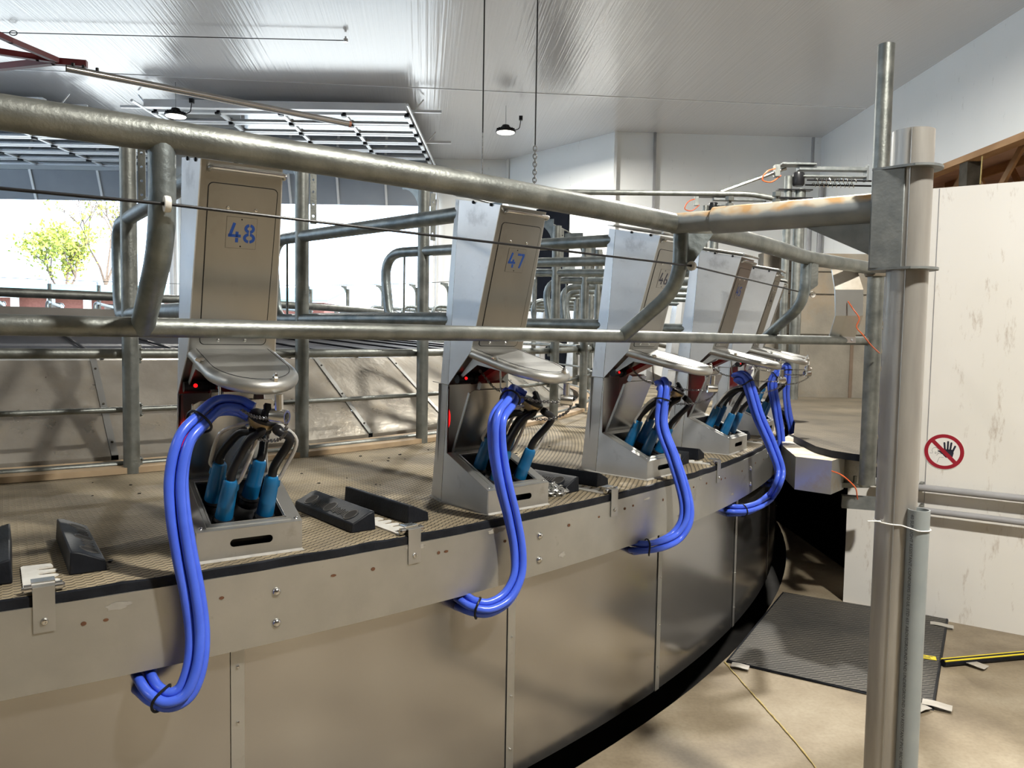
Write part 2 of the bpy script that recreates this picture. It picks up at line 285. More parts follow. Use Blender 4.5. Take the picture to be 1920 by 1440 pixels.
# ---------------------------------------------------------------- mesh helpers
class MB:
    def __init__(s): s.v = []; s.f = []; s.mi = []; s.sm = []
    def add(s, vs, fs, mi=0, smooth=True, mtx=None):
        o = len(s.v)
        s.v += [(mtx @ Vector(q) if mtx is not None else Vector(q)) for q in vs]
        for f in fs: s.f.append([o + i for i in f]); s.mi.append(mi); s.sm.append(smooth)
        return s
    def box(s, c, d, rot=None, mi=0, mtx=None):
        x, y, z = (k / 2 for k in d)
        P = [Vector((a, b_, c_)) for a in (-x, x) for b_ in (-y, y) for c_ in (-z, z)]
        if rot is not None: P = [rot @ p for p in P]
        P = [p + Vector(c) for p in P]
        return s.add(P, [(0, 1, 3, 2), (4, 6, 7, 5), (0, 4, 5, 1), (2, 3, 7, 6), (0, 2, 6, 4), (1, 5, 7, 3)], mi, False, mtx)
    def tube(s, pts, r, n=12, caps=True, mi=0, closed=False, mtx=None, hollow=0.):
        pts = [Vector(p) for p in pts]; m_ = len(pts)
        rr = r if isinstance(r, (list, tuple)) else [r] * m_
        T = []
        for i in range(m_):
            a = pts[(i - 1) % m_] if (closed or i > 0) else pts[0]
            b_ = pts[(i + 1) % m_] if (closed or i < m_ - 1) else pts[-1]
            t = (b_ - a); T.append(t.normalized() if t.length > 1e-9 else Vector((0, 0, 1)))
        up = Vector((0, 0, 1)) if abs(T[0].z) < .9 else Vector((1, 0, 0))
        nx = T[0].cross(up).normalized(); V = []; F = []
        for i in range(m_):
            if i: 
                nx = (nx - T[i] * nx.dot(T[i]))
                nx = nx.normalized() if nx.length > 1e-6 else T[i].orthogonal().normalized()
            ny = T[i].cross(nx)
            for k in range(n):
                a = 2 * PI * k / n; V.append(pts[i] + (nx * math.cos(a) + ny * math.sin(a)) * rr[i])
        seg = m_ if closed else m_ - 1
        for i in range(seg):
            for k in range(n):
                a = i * n + k; b_ = i * n + (k + 1) % n; c = ((i + 1) % m_) * n + (k + 1) % n; d = ((i + 1) % m_) * n + k
                F.append((a, b_, c, d))
        s.add(V, F, mi, True, mtx)
        if caps and not closed:
            s.add(V[:n], [tuple(range(n))], mi, False, mtx); s.add(V[-n:], [tuple(reversed(range(n)))], mi, False, mtx)
        return s
    def lathe(s, prof, n=20, mtx=None, mi=0, caps=True):
        V = []; F = []
        for (r, z) in prof:
            for k in range(n): a = 2 * PI * k / n; V.append(Vector((r * math.cos(a), r * math.sin(a), z)))
        for i in range(len(prof) - 1):
            for k in range(n): F.append((i * n + k, i * n + (k + 1) % n, (i + 1) * n + (k + 1) % n, (i + 1) * n + k))
        s.add(V, F, mi, True, mtx)
        if caps:
            if prof[0][0] > 1e-5: s.add(V[:n], [tuple(reversed(range(n)))], mi, False, mtx)
            if prof[-1][0] > 1e-5: s.add(V[-n:], [tuple(range(n))], mi, False, mtx)
        return s
    def sheet(s, poly, o, ex, ey, t, holes=(), mi=0, mtx=None):
        """flat plate of thickness t; poly in (x, y) of the frame o, ex, ey; thickness along ex x ey"""
        o = Vector(o); ex = Vector(ex).normalized(); ey = Vector(ey).normalized(); ez = ex.cross(ey).normalized()
        loops = [[Vector((x, y, 0)) for x, y in lp] for lp in [poly, *holes]]
        tri = tessellate_polygon(loops); flat = [p for lp in loops for p in lp]
        A = [o + ex * p.x + ey * p.y for p in flat]; B = [p + ez * t for p in A]; n = len(flat)
        F = []
        for a, b_, c in tri:
            nrm = (flat[b_] - flat[a]).cross(flat[c] - flat[a]).z
            if nrm < 0: b_, c = c, b_
            F.append((a + n, b_ + n, c + n)); F.append((a, c, b_))
        k = 0
        for li, lp in enumerate(loops):
            m_ = len(lp)
            for i in range(m_): a = k + i; b_ = k + (i + 1) % m_; F.append((a, b_, b_ + n, a + n))
            k += m_
        return s.add(A + B, F, mi, False, mtx)
    def ring_band(s, r0, z0, r1, z1, t0, t1, n, mi=0, centre=(0, 0)):
        V = []; F = []
        for i in range(n + 1):
            t = t0 + (t1 - t0) * i / n
            V.append(Vector((centre[0] + r0 * math.cos(t), centre[1] + r0 * math.sin(t), z0)))
            V.append(Vector((centre[0] + r1 * math.cos(t), centre[1] + r1 * math.sin(t), z1)))
        for i in range(n): F.append((2 * i, 2 * i + 2, 2 * i + 3, 2 * i + 1))
        return s.add(V, F, mi, True)
    def build(s, name, mats, parent=None, loc=None, bevel=0., sharp=35):
        me = bpy.data.meshes.new(name)
        me.from_pydata([tuple(v) for v in s.v], [], s.f)
        mats = mats if isinstance(mats, (list, tuple)) else [mats]
        for mt in mats: me.materials.append(mt if not isinstance(mt, str) else M[mt])
        for p, a, b_ in zip(me.polygons, s.mi, s.sm): p.material_index = a; p.use_smooth = True
        me.update()
        me.set_sharp_from_angle(angle=math.radians(sharp))
        o = bpy.data.objects.new(name, me); COL.objects.link(o)
        if parent is not None: o.parent = parent
        if loc is not None: o.location = loc
        if bevel:
            bv = o.modifiers.new('bevel', 'BEVEL'); bv.width = bevel; bv.segments = 2; bv.limit_method = 'ANGLE'; bv.angle_limit = math.radians(40)
        return o

def tag(o, label=None, cat=None, group=None, kind=None):
    if label: o['label'] = label
    if cat: o['category'] = cat
    if group: o['group'] = group
    if kind: o['kind'] = kind
    return o
def empty(name, loc, rz=0, label=None, cat=None, group=None):
    o = bpy.data.objects.new(name, None); COL.objects.link(o); o.empty_display_size = .05
    o.location = loc; o.rotation_euler = (0, 0, rz)
    return tag(o, label, cat, group)
KIDS = {}
def kids(o): return [c for c in COL.objects if c.parent == o]
def dup(root, loc, rz, label=None, group=None, skip=()):
    tree = kids_of[root.name]
    r = root.copy(); COL.objects.link(r); r.location = loc; r.rotation_euler = (0, 0, rz)
    if label: r['label'] = label
    if group: r['group'] = group
    elif 'group' in r and label and group == '': del r['group']
    mp = {root.name: r}
    for ch in tree:
        base = ch.name.split('.')[0]
        if base in skip or (ch.parent and ch.parent.name not in mp): continue
        c = ch.copy(); COL.objects.link(c); c.parent = mp[ch.parent.name]; mp[ch.name] = c
    return r
kids_of = {}
def freeze(root):
    out = []
    def rec(o):
        for c in COL.objects:
            if c.parent == o: out.append(c); rec(c)
    rec(root); kids_of[root.name] = out; return root
def smooth_path(pts, n=6):
    """Catmull-Rom"""
    P = [Vector(p) for p in pts]; P = [P[0] * 2 - P[1]] + P + [P[-1] * 2 - P[-2]]; out = []
    for i in range(1, len(P) - 2):
        for k in range(n):
            t = k / n; a, b_, c, d = P[i - 1:i + 3]
            out.append(.5 * ((2 * b_) + (c - a) * t + (2 * a - 5 * b_ + 4 * c - d) * t * t + (-a + 3 * b_ - 3 * c + d) * t ** 3))
    out.append(P[-2]); return out
def fillet(pts, r, n=7):
    """polyline with rounded corners"""
    P = [Vector(p) for p in pts]; rr = r if isinstance(r, (list, tuple)) else [r] * len(P); out = [P[0]]
    for i in range(1, len(P) - 1):
        a = (P[i - 1] - P[i]); b_ = (P[i + 1] - P[i]); d = min(rr[i], a.length * .49, b_.length * .49)
        A = P[i] + a.normalized() * d; B = P[i] + b_.normalized() * d
        for k in range(n + 1): t = k / n; out.append(A * (1 - t) ** 2 + P[i] * 2 * t * (1 - t) + B * t * t)
    out.append(P[-1]); return out
def rot_to(d, roll=0.):
    """matrix turning local z to direction d"""
    return Vector(d).normalized().to_track_quat('Z', 'Y').to_matrix().to_4x4()
def cylm(p, d): return Matrix.Translation(Vector(p)) @ rot_to(d)
def rrect(w, h, r, n=4, cx=0, cy=0):
    out = []
    for (sx, sy, a0) in ((1, 1, 0), (-1, 1, 90), (-1, -1, 180), (1, -1, 270)):
        for k in range(n + 1):
            a = math.radians(a0 + 90 * k / n); out.append((cx + sx * (w / 2 - r) + r * math.cos(a), cy + sy * (h / 2 - r) + r * math.sin(a)))
    return out
def chain_mesh(mb, pts, link=.012, wire=.0016, mi=0, n=6):
    P = smooth_path(pts, 10); L = [0]
    for a, b_ in zip(P, P[1:]): L.append(L[-1] + (b_ - a).length)
    pitch = link * .72; k = 0; s_ = 0.
    while s_ < L[-1]:
        i = max(j for j in range(len(L)) if L[j] <= s_ + 1e-9); i = min(i, len(P) - 2)
        t = (s_ - L[i]) / max(L[i + 1] - L[i], 1e-9); p = P[i].lerp(P[i + 1], t); d = (P[i + 1] - P[i]).normalized()
        sd = d.cross(Vector((0, 0, 1))); sd = sd.normalized() if sd.length > 1e-3 else Vector((1, 0, 0)); up = d.cross(sd)
        w = sd if k % 2 else up
        ring = [p + d * (link / 2) * math.cos(a) + w * (link * .34) * math.sin(a) for a in [2 * PI * q / 10 for q in range(10)]]
        mb.tube(ring, wire, n, closed=True, mi=mi); s_ += pitch; k += 1

# ================================================================ THE SETTING
CEIL = 5.5
def struct(o): return tag(o, kind='structure')
# floor with the round platform pit cut out
mb = MB(); n = 220
outer = [(-20, -9), (12.5, -9), (12.5, 17.5), (-20, 17.5)]
hole = [(CX + RC * math.cos(2 * PI * k / n), CY + RC * math.sin(2 * PI * k / n)) for k in range(n)]
mb.sheet(outer, (0, 0, -.02), (1, 0, 0), (0, 1, 0), .02, holes=[hole])
struct(mb.build('floor', 'concrete'))
mb = MB(); mb.ring_band(RC, 0, RC, -.45, 0, 2 * PI, 160, centre=(CX, CY)); mb.ring_band(RC, -.45, 7.2, -.45, 0, 2 * PI, 160, centre=(CX, CY))
mb.ring_band(7.2, -.45, 7.2, .0, 0, 2 * PI, 160, centre=(CX, CY)); mb.ring_band(7.2, .0, .01, .0, 0, 2 * PI, 160, centre=(CX, CY))
struct(mb.build('trim_1', 'pit'))                       # lining of the pit under the platform
mb = MB(); mb.box((-3.75, 4.25, CEIL + .06), (32.5, 26.6, .12)); struct(mb.build('ceiling', 'ceiling'))
# joint strips between the ceiling panels
for k, (a, b_) in enumerate([((-18, 10.9), (5.75, 13.1)), ((-18, 4.6), (5.75, 6.8))]):
    A = Vector((*a, CEIL - .004)); B = Vector((*b_, CEIL - .004)); d = (B - A); ang = math.atan2(d.y, d.x)
    mb = MB(); mb.box((A + B) / 2, (d.length, .022, .008), Matrix.Rotation(ang, 3, 'Z')); struct(mb.build('trim_%d' % (k + 2), 'alu'))
# far wall with the two big door openings (y = 17.3)
YD = 17.3
mb = MB()
def wallbox(mb, x0, x1, y0, y1, z0, z1): mb.box(((x0 + x1) / 2, (y0 + y1) / 2, (z0 + z1) / 2), (x1 - x0, y1 - y0, z1 - z0))
wallbox(mb, -1.72, -.2, YD, YD + .15, 0, CEIL); wallbox(mb, -7.45, -5.9, YD, YD + .15, 0, CEIL)
wallbox(mb, -20, -13.3, YD, YD + .15, 0, CEIL); wallbox(mb, -13.3, -7.45, YD, YD + .15, 4.72, CEIL); wallbox(mb, -5.9, -1.72, YD, YD + .15, 4.72, CEIL)
struct(mb.build('wall_back', 'wall'))
# diagonal wall, then the frontal white wall
def vwall(name, a, b_, z0, z1, t, mat, holes=()):
    a = Vector((*a, 0)); b_ = Vector((*b_, 0)); L = (b_ - a).length
    mb = MB(); mb.sheet([(0, z0), (L, z0), (L, z1), (0, z1)], a, b_ - a, (0, 0, 1), -t, holes=holes); return mb.build(name, mat)
struct(vwall('wall_corner', (-.2, 17.3), (1.87, 14.83), 0, CEIL, .12, 'wall'))
struct(vwall('wall_far', (1.87, 14.83), (5.86, 15.0), 0, CEIL, .12, 'wall'))
# trims: corner flashing and the vertical joint cover
for nm, p in (('trim_4', (1.86, 14.80)), ('trim_5', (-.17, 17.22))):
    mb = MB(); mb.box((p[0], p[1], CEIL / 2), (.05, .05, CEIL)); struct(mb.build(nm, 'wall'))
mb = MB(); mb.box((2.60, 14.83, CEIL / 2), (.045, .04, CEIL)); struct(mb.build('trim_6', 'conduit'))
# right wall above the barn opening
mb = MB(); mb.sheet([(0, 4.06), (0, CEIL), (22, CEIL), (22, 4.06)], (5.78, -6.0, 0), (.0, 1, 0), (0, 0, 1), .12)
o = mb.build('wall_right', 'wall'); struct(o)
mb = MB(); wallbox(mb, 5.78, 5.90, 12.6, 15.1, 0, 4.06); struct(mb.build('wall_right_far', 'wall'))
mb = MB(); wallbox(mb, 5.74, 5.92, -6, 12.6, 3.98, 4.06); struct(mb.build('trim_7', 'wood'))
# low white partition in front of the barn; runs toward the camera's right
WA = Vector((2.13, 4.87, 0)); WB = Vector((2.93, 4.34, 0)); wd = (WB - WA).normalized(); wn = Vector((wd.y, -wd.x, 0))
# part under the bridge end, and the full-height part right of it
Lw = 5.2; x1 = .215
mb = MB(); mb.sheet([(0, 0), (Lw, 0), (Lw, 2.56), (x1, 2.56), (x1, .80), (0, .80)], WA, wd, (0, 0, 1), -.1)
struct(mb.build('wall_front', 'wall_low'))
for k, s_ in enumerate((.43, .98, 1.53)):
    mb = MB(); p = WA + wd * s_ + wn * .001; mb.box((p.x, p.y, 1.28), (.004, .004, 2.55), Matrix.Rotation(math.atan2(wd.y, wd.x), 3, 'Z'))
    struct(mb.build('trim_%d' % (8 + k), 'conduit'))
# walls nobody sees directly but which close the room (behind and left of the camera)
mb = MB(); wallbox(mb, -20, 12.5, -9.15, -9, 0, CEIL); struct(mb.build('wall_behind', 'conc_wall'))
mb = MB()
for y0, y1, z0, z1 in ((-9, -5.5, 0, CEIL), (-.5, 1.5, 0, CEIL), (6.5, 9.0, 0, CEIL), (14.5, 17.4, 0, CEIL), (-5.5, -.5, 4.6, CEIL), (1.5, 6.5, 4.6, CEIL), (9., 14.5, 4.6, CEIL)):
    wallbox(mb, -20.15, -20, y0, y1, z0, z1)
struct(mb.build('wall_left', 'wall'))
mb = MB(); wallbox(mb, 12.5, 12.65, -9, 17.5, 0, 6.5); struct(mb.build('wall_barn', 'roof_in'))
mb = MB(); wallbox(mb, 5.8, 12.5, 15.1, 15.25, 0, 6.5); struct(mb.build('wall_barn_end', 'roof_in'))
# precast concrete wall beyond the bridge
mb = MB(); wallbox(mb, 2.78, 6.2, 8.75, 8.95, 0, 2.63); struct(mb.build('wall_concrete', 'conc_wall'))
for k, (x, z0, z1) in enumerate(((3.80, 1.0, 2.18), (4.32, 2.2, 2.63))):
    mb = MB(); mb.box((x, 8.748, (z0 + z1) / 2), (.035, .02, z1 - z0)); struct(mb.build('trim_%d' % (12 + k), 'joint'))
for k, z in enumerate((2.43, 2.18, 1.73)):
    mb = MB(); mb.box((4.5, 8.749, z), (3.4, .012, .009)); struct(mb.build('trim_%d' % (14 + k), 'wood_dark'))
mb = MB(); wallbox(mb, 2.45, 2.6, 5.2, 8.75, 0, .86); struct(mb.build('wall_bridge_shade', 'painted_dark'))  # added black wall, painted for the darkness beneath the bridge
# doorway in the diagonal wall, its unlit depth painted as a black panel
dA = Vector((-.2, 17.3, 0)); dd = (Vector((1.87, 14.83, 0)) - dA).normalized(); dn = Vector((dd.y, -dd.x, 0))
mb = MB(); c = dA + dd * 1.55 + dn * .03; mb.box((c.x, c.y, 2.15), (.95, .05, 4.3), Matrix.Rotation(math.atan2(dd.y, dd.x), 3, 'Z'))
struct(mb.build('door_3', 'painted_dark'))

# ---------------------------------------------------------------- overhead sectional doors, opened under the ceiling
def sect_door(name, x0, x1, label):
    root = empty(name, ((x0 + x1) / 2, YD - .1, 4.45), 0, label, 'overhead door', 'overhead sectional doors')
    loc = lambda x, y, z: Vector((x - (x0 + x1) / 2, y - (YD - .1), z - 4.45))
    ys = [12.9 + .62 * k for k in range(7)]; zt = 5.22
    # hanging lower section (blue grey) in the curve of the track
    mb = MB(); c0 = Vector((0, -.04, .0)); c1 = Vector((0, -.26, .60)); mid = (c0 + c1) / 2; d = c1 - c0
    mb.box(mid, (x1 - x0, .04, d.length), Matrix.Rotation(math.atan2(-d.y, d.z), 3, 'X'))
    mb.build('lower_section', 'door_grey', root)
    for i in range(5):
        x = x0 + (x1 - x0) * i / 4; mb = MB(); p = loc(x, 0, 0); mb.box((p.x, mid.y - .035, mid.z), (.05, .02, d.length), Matrix.Rotation(math.atan2(-d.y, d.z), 3, 'X')); mb.build('stiffener', 'alu', root)
    for k in range(len(ys)):
        y0 = ys[k]; y1 = y0 + .58
        mb = MB()
        for yy, w in ((y0 + .05, .10), (y1 - .04, .08)): mb.box(loc((x0 + x1) / 2, yy, zt), (x1 - x0, w, .05))
        for i in range(5): mb.box(loc(x0 + .03 + (x1 - x0 - .06) * i / 4, (y0 + y1) / 2, zt), (.06, y1 - y0, .05))
        f = mb.build('door_section', 'alu', root)
        for i in range(4):
            xa = x0 + .03 + (x1 - x0 - .06) * i / 4; xb = xa + (x1 - x0 - .06) / 4
            mb = MB(); mb.box(loc((xa + xb) / 2, (y0 + y1) / 2, zt), (xb - xa - .05, .40, .008)); mb.build('pane', 'pane', f)
        for i in range(5):
            mb = MB(); mb.box(loc(x0 + .03 + (x1 - x0 - .06) * i / 4, y0 - .01, zt - .04), (.07, .09, .035)); mb.build('hinge', 'black', f)
    for sx in (x0 - .06, x1 + .06):
        mb = MB(); mb.tube([loc(sx, 12.3, zt - .02), loc(sx, 16.4, zt - .02)] + [loc(sx, 16.4 + .72 * math.sin(a), zt - .02 - .72 + .72 * math.cos(a)) for a in [PI / 2 * q / 8 for q in range(1, 9)]] + [loc(sx, 17.12, .02)], .022, 6)
        mb.build('track', 'alu', root)
        for y in (12.9, 14.9):
            mb = MB(); s = 1 if sx > (x0 + x1) / 2 else -1
            mb.box(loc(sx + s * .22, y, zt + .05), (.5, .04, .04)); mb.tube([loc(sx, y, zt + .02), loc(sx + s * .18, y, zt + .24)], .012, 6); mb.build('track_bracket', 'alu', root)
    mb = MB(); mb.box(loc((x0 + x1) / 2, 12.62, zt + .02), (x1 - x0, .12, .12)); mb.build('front_beam', 'alu', root)
    mb = MB(); mb.box(loc(x1 + .03, 17.2, 2.3), (.12, .10, 4.6)); mb.build('jamb', 'wtrim', root)
    mb = MB(); mb.box(loc(x0 - .03, 17.2, 2.3), (.12, .10, 4.6)); mb.build('jamb', 'wtrim', root)
    return root
sect_door('sectional_door', -5.9, -1.75, 'open aluminium sectional door with clear panes under the ceiling, behind the tower marked 48')
sect_door('sectional_door', -13.3, -7.5, 'open aluminium sectional door with clear panes under the ceiling, above the tree outside')

# ---------------------------------------------------------------- outside
mb = MB(); mb.box((-15, 70, -.06), (160, 105, .1)); o = mb.build('ground', 'grass'); struct(o)
def building():
    Y = 60; root = empty('farm_shed', (-32, Y, 0), 0, 'long shed with a pale teal roof and brick red walls seen through the left door', 'building')
    mb = MB(); x0, x1 = -26, 18
    mb.sheet([(0, 0), (8, 1.3), (8, 1.45), (0, .15)], (x0, -1.2, 4.0), (0, 1, 0), (0, 0, 1), x1 - x0); mb.build('roof', 'teal', root)
    mb = MB(); mb.box(((x0 + x1) / 2, 2.5, 2.0), (x1 - x0 - 1, 5, 4.0)); mb.build('wall', 'brick', root)
    for k in range(16):
        mb = MB(); mb.box((x0 + 1 + k * 2.75, -.75, 2.0), (.45, .35, 4.0)); mb.build('pillar', 'wtrim', root)
    for x in (-11.5, -3.3, 3.):
        mb = MB(); mb.box((x, -.06, 1.6), (1.3, .2, 3.2)); mb.build('roller_door', 'wtrim', root)
building()
def tree(name, x, y, h, crown, label, dense, leafn, low):
    root = empty(name, (x, y, 0), 0, label, 'tree'); rnd = random.Random(4)
    mb = MB(); tips = []
    def limb(p, d, L, r, dep):
        q = p + d * L; mid = p + d * L * .5 + Vector((rnd.uniform(-.05, .05), rnd.uniform(-.05, .05), 0)) * L
        mb.tube([p, mid, q], [r, r * .8, r * .6], 6, caps=False)
        if dep == 0 or r < .015: tips.append(q); return
        if dep <= 2: tips.append(mid)
        for _ in range(3):
            dv = (d + Vector((rnd.uniform(-1, 1), rnd.uniform(-1, 1), rnd.uniform(-.1, .55))) * .75).normalized(); limb(q, dv, L * rnd.uniform(.6, .8), r * .6, dep - 1)
    limb(Vector((0, 0, 0)), Vector((0, 0, 1)), low, .22, 4); mb.build('trunk', 'bark', root)
    mb = MB()
    for t in tips:
        for _ in range(leafn):
            c = t + Vector((rnd.gauss(0, crown), rnd.gauss(0, crown), rnd.gauss(0, crown * .8))); s_ = rnd.uniform(.12, .26)
            a = Vector((rnd.gauss(0, 1), rnd.gauss(0, 1), rnd.gauss(0, 1))).normalized(); b_ = a.orthogonal().normalized()
            mb.add([c - a * s_, c + b_ * s_ * .5, c + a * s_, c - b_ * s_ * .5], [(0, 1, 2, 3)])
    f = mb.build('foliage', 'leaf', root); return root
tree('bushy_tree', -40.8, 71, 9, .5, 'low bushy yellow-green tree outside, left of the taller bare one', True, 20, 3.9)
tree('sparse_tree', -40.6, 78, 12, .35, 'taller sparse spring tree with bare branches outside the left door', False, 5, 6.0)

# ================================================================ ROTARY PLATFORM
plat = empty('rotary_platform', (CX, CY, 0), 0, 'round rotary milking platform with a weathered steel edge band and smooth steel skirt', 'milking platform')
mb = MB(); mb.ring_band(R - .006, D0, 6.32, D0, 0, 2 * PI, 200); mb.ring_band(R - .006, D0 - .20, R - .006, D0, 0, 2 * PI, 200)
mb.ring_band(6.32, D0 - .20, R - .006, D0 - .20, 0, 2 * PI, 200); mb.ring_band(6.32, D0, 6.32, D0 - .2, 0, 2 * PI, 200)
mb.build('deck', 'pit', plat)
# edge band : plates of four stalls length with rust spots, bolts at each joint
mb = MB(); mb.ring_band(R, D0 - HF, R, D0, 0, 2 * PI, 240); mb.ring_band(R, D0, R - .008, D0, 0, 2 * PI, 240); mb.ring_band(R - .012, D0 - HF, R, D0 - HF, 0, 2 * PI, 240); mb.ring_band(R - .012, D0, R - .012, D0 - HF, 0, 2 * PI, 240)
mb.build('edge_band', 'fascia', plat)
def on_rim(r, th, z): return Matrix.Translation((r * math.cos(th), r * math.sin(th), z)) @ Matrix.Rotation(th, 4, 'Z') @ Matrix.Rotation(PI / 2, 4, 'Y')
dome = [(.0125, 0), (.0125, .002), (.011, .0055), (.007, .0085), (.002, .0098), (.0001, .0099)]
for k in range(-1, 6):
    th = THB + k * DTH
    for z in (D0 - .066, D0 - .155):
        mb = MB(); mb.lathe(dome, 16, on_rim(R, th, z)); mb.build('dome_bolt', 'chrome', plat)
    rnd = random.Random(k + 40)
    for dt in (-.052, -.022, .018, .040, .063):      # rust spots of the tack welds
        mb = MB(); mb.lathe([(.0065, 0), (.0065, .0012), (.0001, .0014)], 10, on_rim(R, th + dt + rnd.uniform(-.004, .004), D0 - .05 - rnd.uniform(-.008, .012)) @ Matrix.Diagonal((rnd.uniform(.6, 1), rnd.uniform(.8, 1.4), 1, 1))); mb.build('rust_spot', 'rust', plat)
    if k < 4:                                           # dried splashes
        for q in range(2):
            pts = []; t0 = th + rnd.uniform(.01, .1); zz = D0 - rnd.choice((.012, .03, .16))
            nn = 16; mbs = MB(); V = []; rx = rnd.uniform(.012, .035) / R * 1.6; rz = rnd.uniform(.006, .014)
            for j in range(nn):
                a = 2 * PI * j / nn; w = rnd.uniform(.5, 1.15); V.append(Vector(((R + .0008) * math.cos(t0 + rx * w * math.cos(a)), (R + .0008) * math.sin(t0 + rx * w * math.cos(a)), zz + rz * w * math.sin(a))))
            mbs.add(V, [tuple(range(nn))]); mbs.build('dried_splash', 'stain', plat)
# skirt panels with cover strips, one per stall
for k in range(-2, 9):
    t0 = THJ + k * DTH
    mb = MB(); mb.ring_band(RS, .03, RS, D0 - HF - .006, t0, t0 + DTH, 12); o = mb.build('skirt_panel', 'skirt', plat)
    mb = MB(); mb.ring_band(RS + .004, .03, RS + .004, D0 - HF - .006, t0 - .0023, t0 + .0023, 2)
    for s_ in (-1, 1): mb.ring_band(RS, .03, RS + .004, .03, t0, t0, 1)
    mb.ring_band(RS, .03, RS, D0 - HF - .006, t0 - .0023, t0 - .00229, 1)
    mb.build('cover_strip', 'steel', plat)
    for z in (.14, .34, .56, .72):
        mb = MB(); mb.lathe([(.004, 0), (.004, .006), (.0001, .0075)], 10, on_rim(RS + .004, t0, z)); mb.build('screw', 'chrome', plat)
mb = MB(); mb.ring_band(RS, .03, RS, D0 - HF - .006, THJ + 9 * DTH, THJ - 2 * DTH + 2 * PI, 200); mb.build('skirt', 'skirt', plat)
# moulded rubber matting on the deck, torn black outer edge
mb = MB(); nn = 900; rnd = random.Random(2); V = []; F = []
for i in range(nn):
    t = 2 * PI * i / nn; ro = R - .004 + .003 * math.sin(t * 230) + rnd.uniform(-.0022, .0022); zt = MT - D0
    for (r, z) in ((6.56, zt), (ro - .006, zt + rnd.uniform(-.0015, .001)), (ro, zt - .004), (ro, 0.001)):
        V.append((r * math.cos(t), r * math.sin(t), z))
for i in range(nn):
    a = 4 * i; b_ = 4 * ((i + 1) % nn)
    for j in range(3): F.append((a + j, b_ + j, b_ + j + 1, a + j + 1))
mb.add(V, F); 
for i in range(len(mb.mi)): mb.mi[i] = 0 if i % 3 == 0 else 1
o = mb.build('rubber_deck_mat', ['deck_mat', 'rubber'], None, (CX, CY, D0))
tag(o, 'tan moulded rubber matting laid round the rotary platform deck', 'mat')
# plywood ledge inside the mat
mb = MB(); mb.ring_band(6.575, MT - D0 + .002, 6.575, MT - D0 + .028, 0, 2 * PI, 200); mb.ring_band(6.575, MT - D0 + .028, 6.36, MT - D0 + .034, 0, 2 * PI, 200); mb.ring_band(6.36, MT - D0 + .034, 6.36, 0, 0, 2 * PI, 200)
o = mb.build('ledge_board', 'ledge', None, (CX, CY, D0)); tag(o, 'narrow tan board ledge behind the stall posts, inside the deck mat', 'board')
# scuffed sloping sheets that face the cows, one per stall
a0 = -.7024
def breast(th, label, group, full):
    root = empty('breast_sheet', (CX, CY, 0), th, label, 'steel sheet', group)
    mb = MB(); mb.ring_band(6.30, 1.062, 5.75, 1.49, .0025, .109, 8); mb.ring_band(5.75, 1.49, 5.70, 1.50, .0025, .109, 8); mb.ring_band(6.30, 1.062, 6.30, 1.02, .0025, .109, 8)
    mb.build('sheet', 'cone', root)
    if full:
        mb = MB(); A = Vector((6.305, 0, 1.066)); B = Vector((5.75, 0, 1.498)); mb.box((A + B) / 2, (.03, (B - A).length, .004), Matrix.Rotation(PI / 2, 3, 'Z') @ Matrix.Rotation(math.atan2(B.z - A.z, abs(B.x - A.x)), 3, 'X'))
        s_ = mb.build('joint_strip', 'steel', root)
        for q in (.12, .5, .88):
            p = A.lerp(B, q); mb = MB(); mb.lathe([(.006, 0), (.005, .004), (.0001, .005)], 10, cylm(p + Vector((.002, 0, .003)), (.61, 0, .79))); mb.build('rivet', 'wood_dark', s_)
    return root
pos = ['far left end of the picture', 'left of the tower marked 48', 'just left of the tower marked 48', 'behind the tower marked 48', 'right of the tower marked 48',
       'mid gap between towers 48 and 47', 'left of the tower marked 47', 'behind the tower marked 47', 'right of the tower marked 47', 'behind the tower marked 46', 'behind the tower marked 45']
for k in range(-4, 7):
    breast(a0 + k * .1115, 'scuffed sloping steel sheet, ' + pos[k + 4], 'sloping steel sheets behind the stalls', True)
mb = MB(); mb.ring_band(6.30, 1.062, 5.75, 1.49, a0 + 7 * .1115, a0 - 4 * .1115 + 2 * PI, 160); o = mb.build('breast_sheet_run', 'cone', None, (CX, CY, 0))
tag(o, 'continuous sloping steel apron round the far side of the platform', 'steel sheet')
# inner drum and its dark lid slats
drum = empty('centre_drum', (CX, CY, 1.0), 0, 'brown-grey steel drum in the middle of the rotary platform with dark slatted rim', 'drum')
mb = MB(); mb.ring_band(4.32, 0, 4.32, .79, 0, 2 * PI, 120); mb.ring_band(4.32, .79, .02, .80, 0, 2 * PI, 120); mb.build('casing', 'drum', drum)
mb = MB(); mb.ring_band(5.74, .485, 4.33, .60, 0, 2 * PI, 160); mb.build('rim_lid', 'slat', drum)
for k in range(14):
    t = -1.38 + k * .0925; mb = MB(); mb.tube([Vector((5.74 * math.cos(t), 5.74 * math.sin(t), .497)), Vector((4.35 * math.cos(t), 4.35 * math.sin(t), .611))], .008, 6); mb.build('rim_slat', 'rubber', drum)
# ring pipe above the drum
mb = MB(); mb.tube(arc(4.3, 0, 2 * PI, 1.88, 120)[:-1], .031, 12, closed=True)
o = mb.build('ring_pipe', 'galv', None); tag(o, 'round grey milk pipe circling above the centre drum', 'pipe')

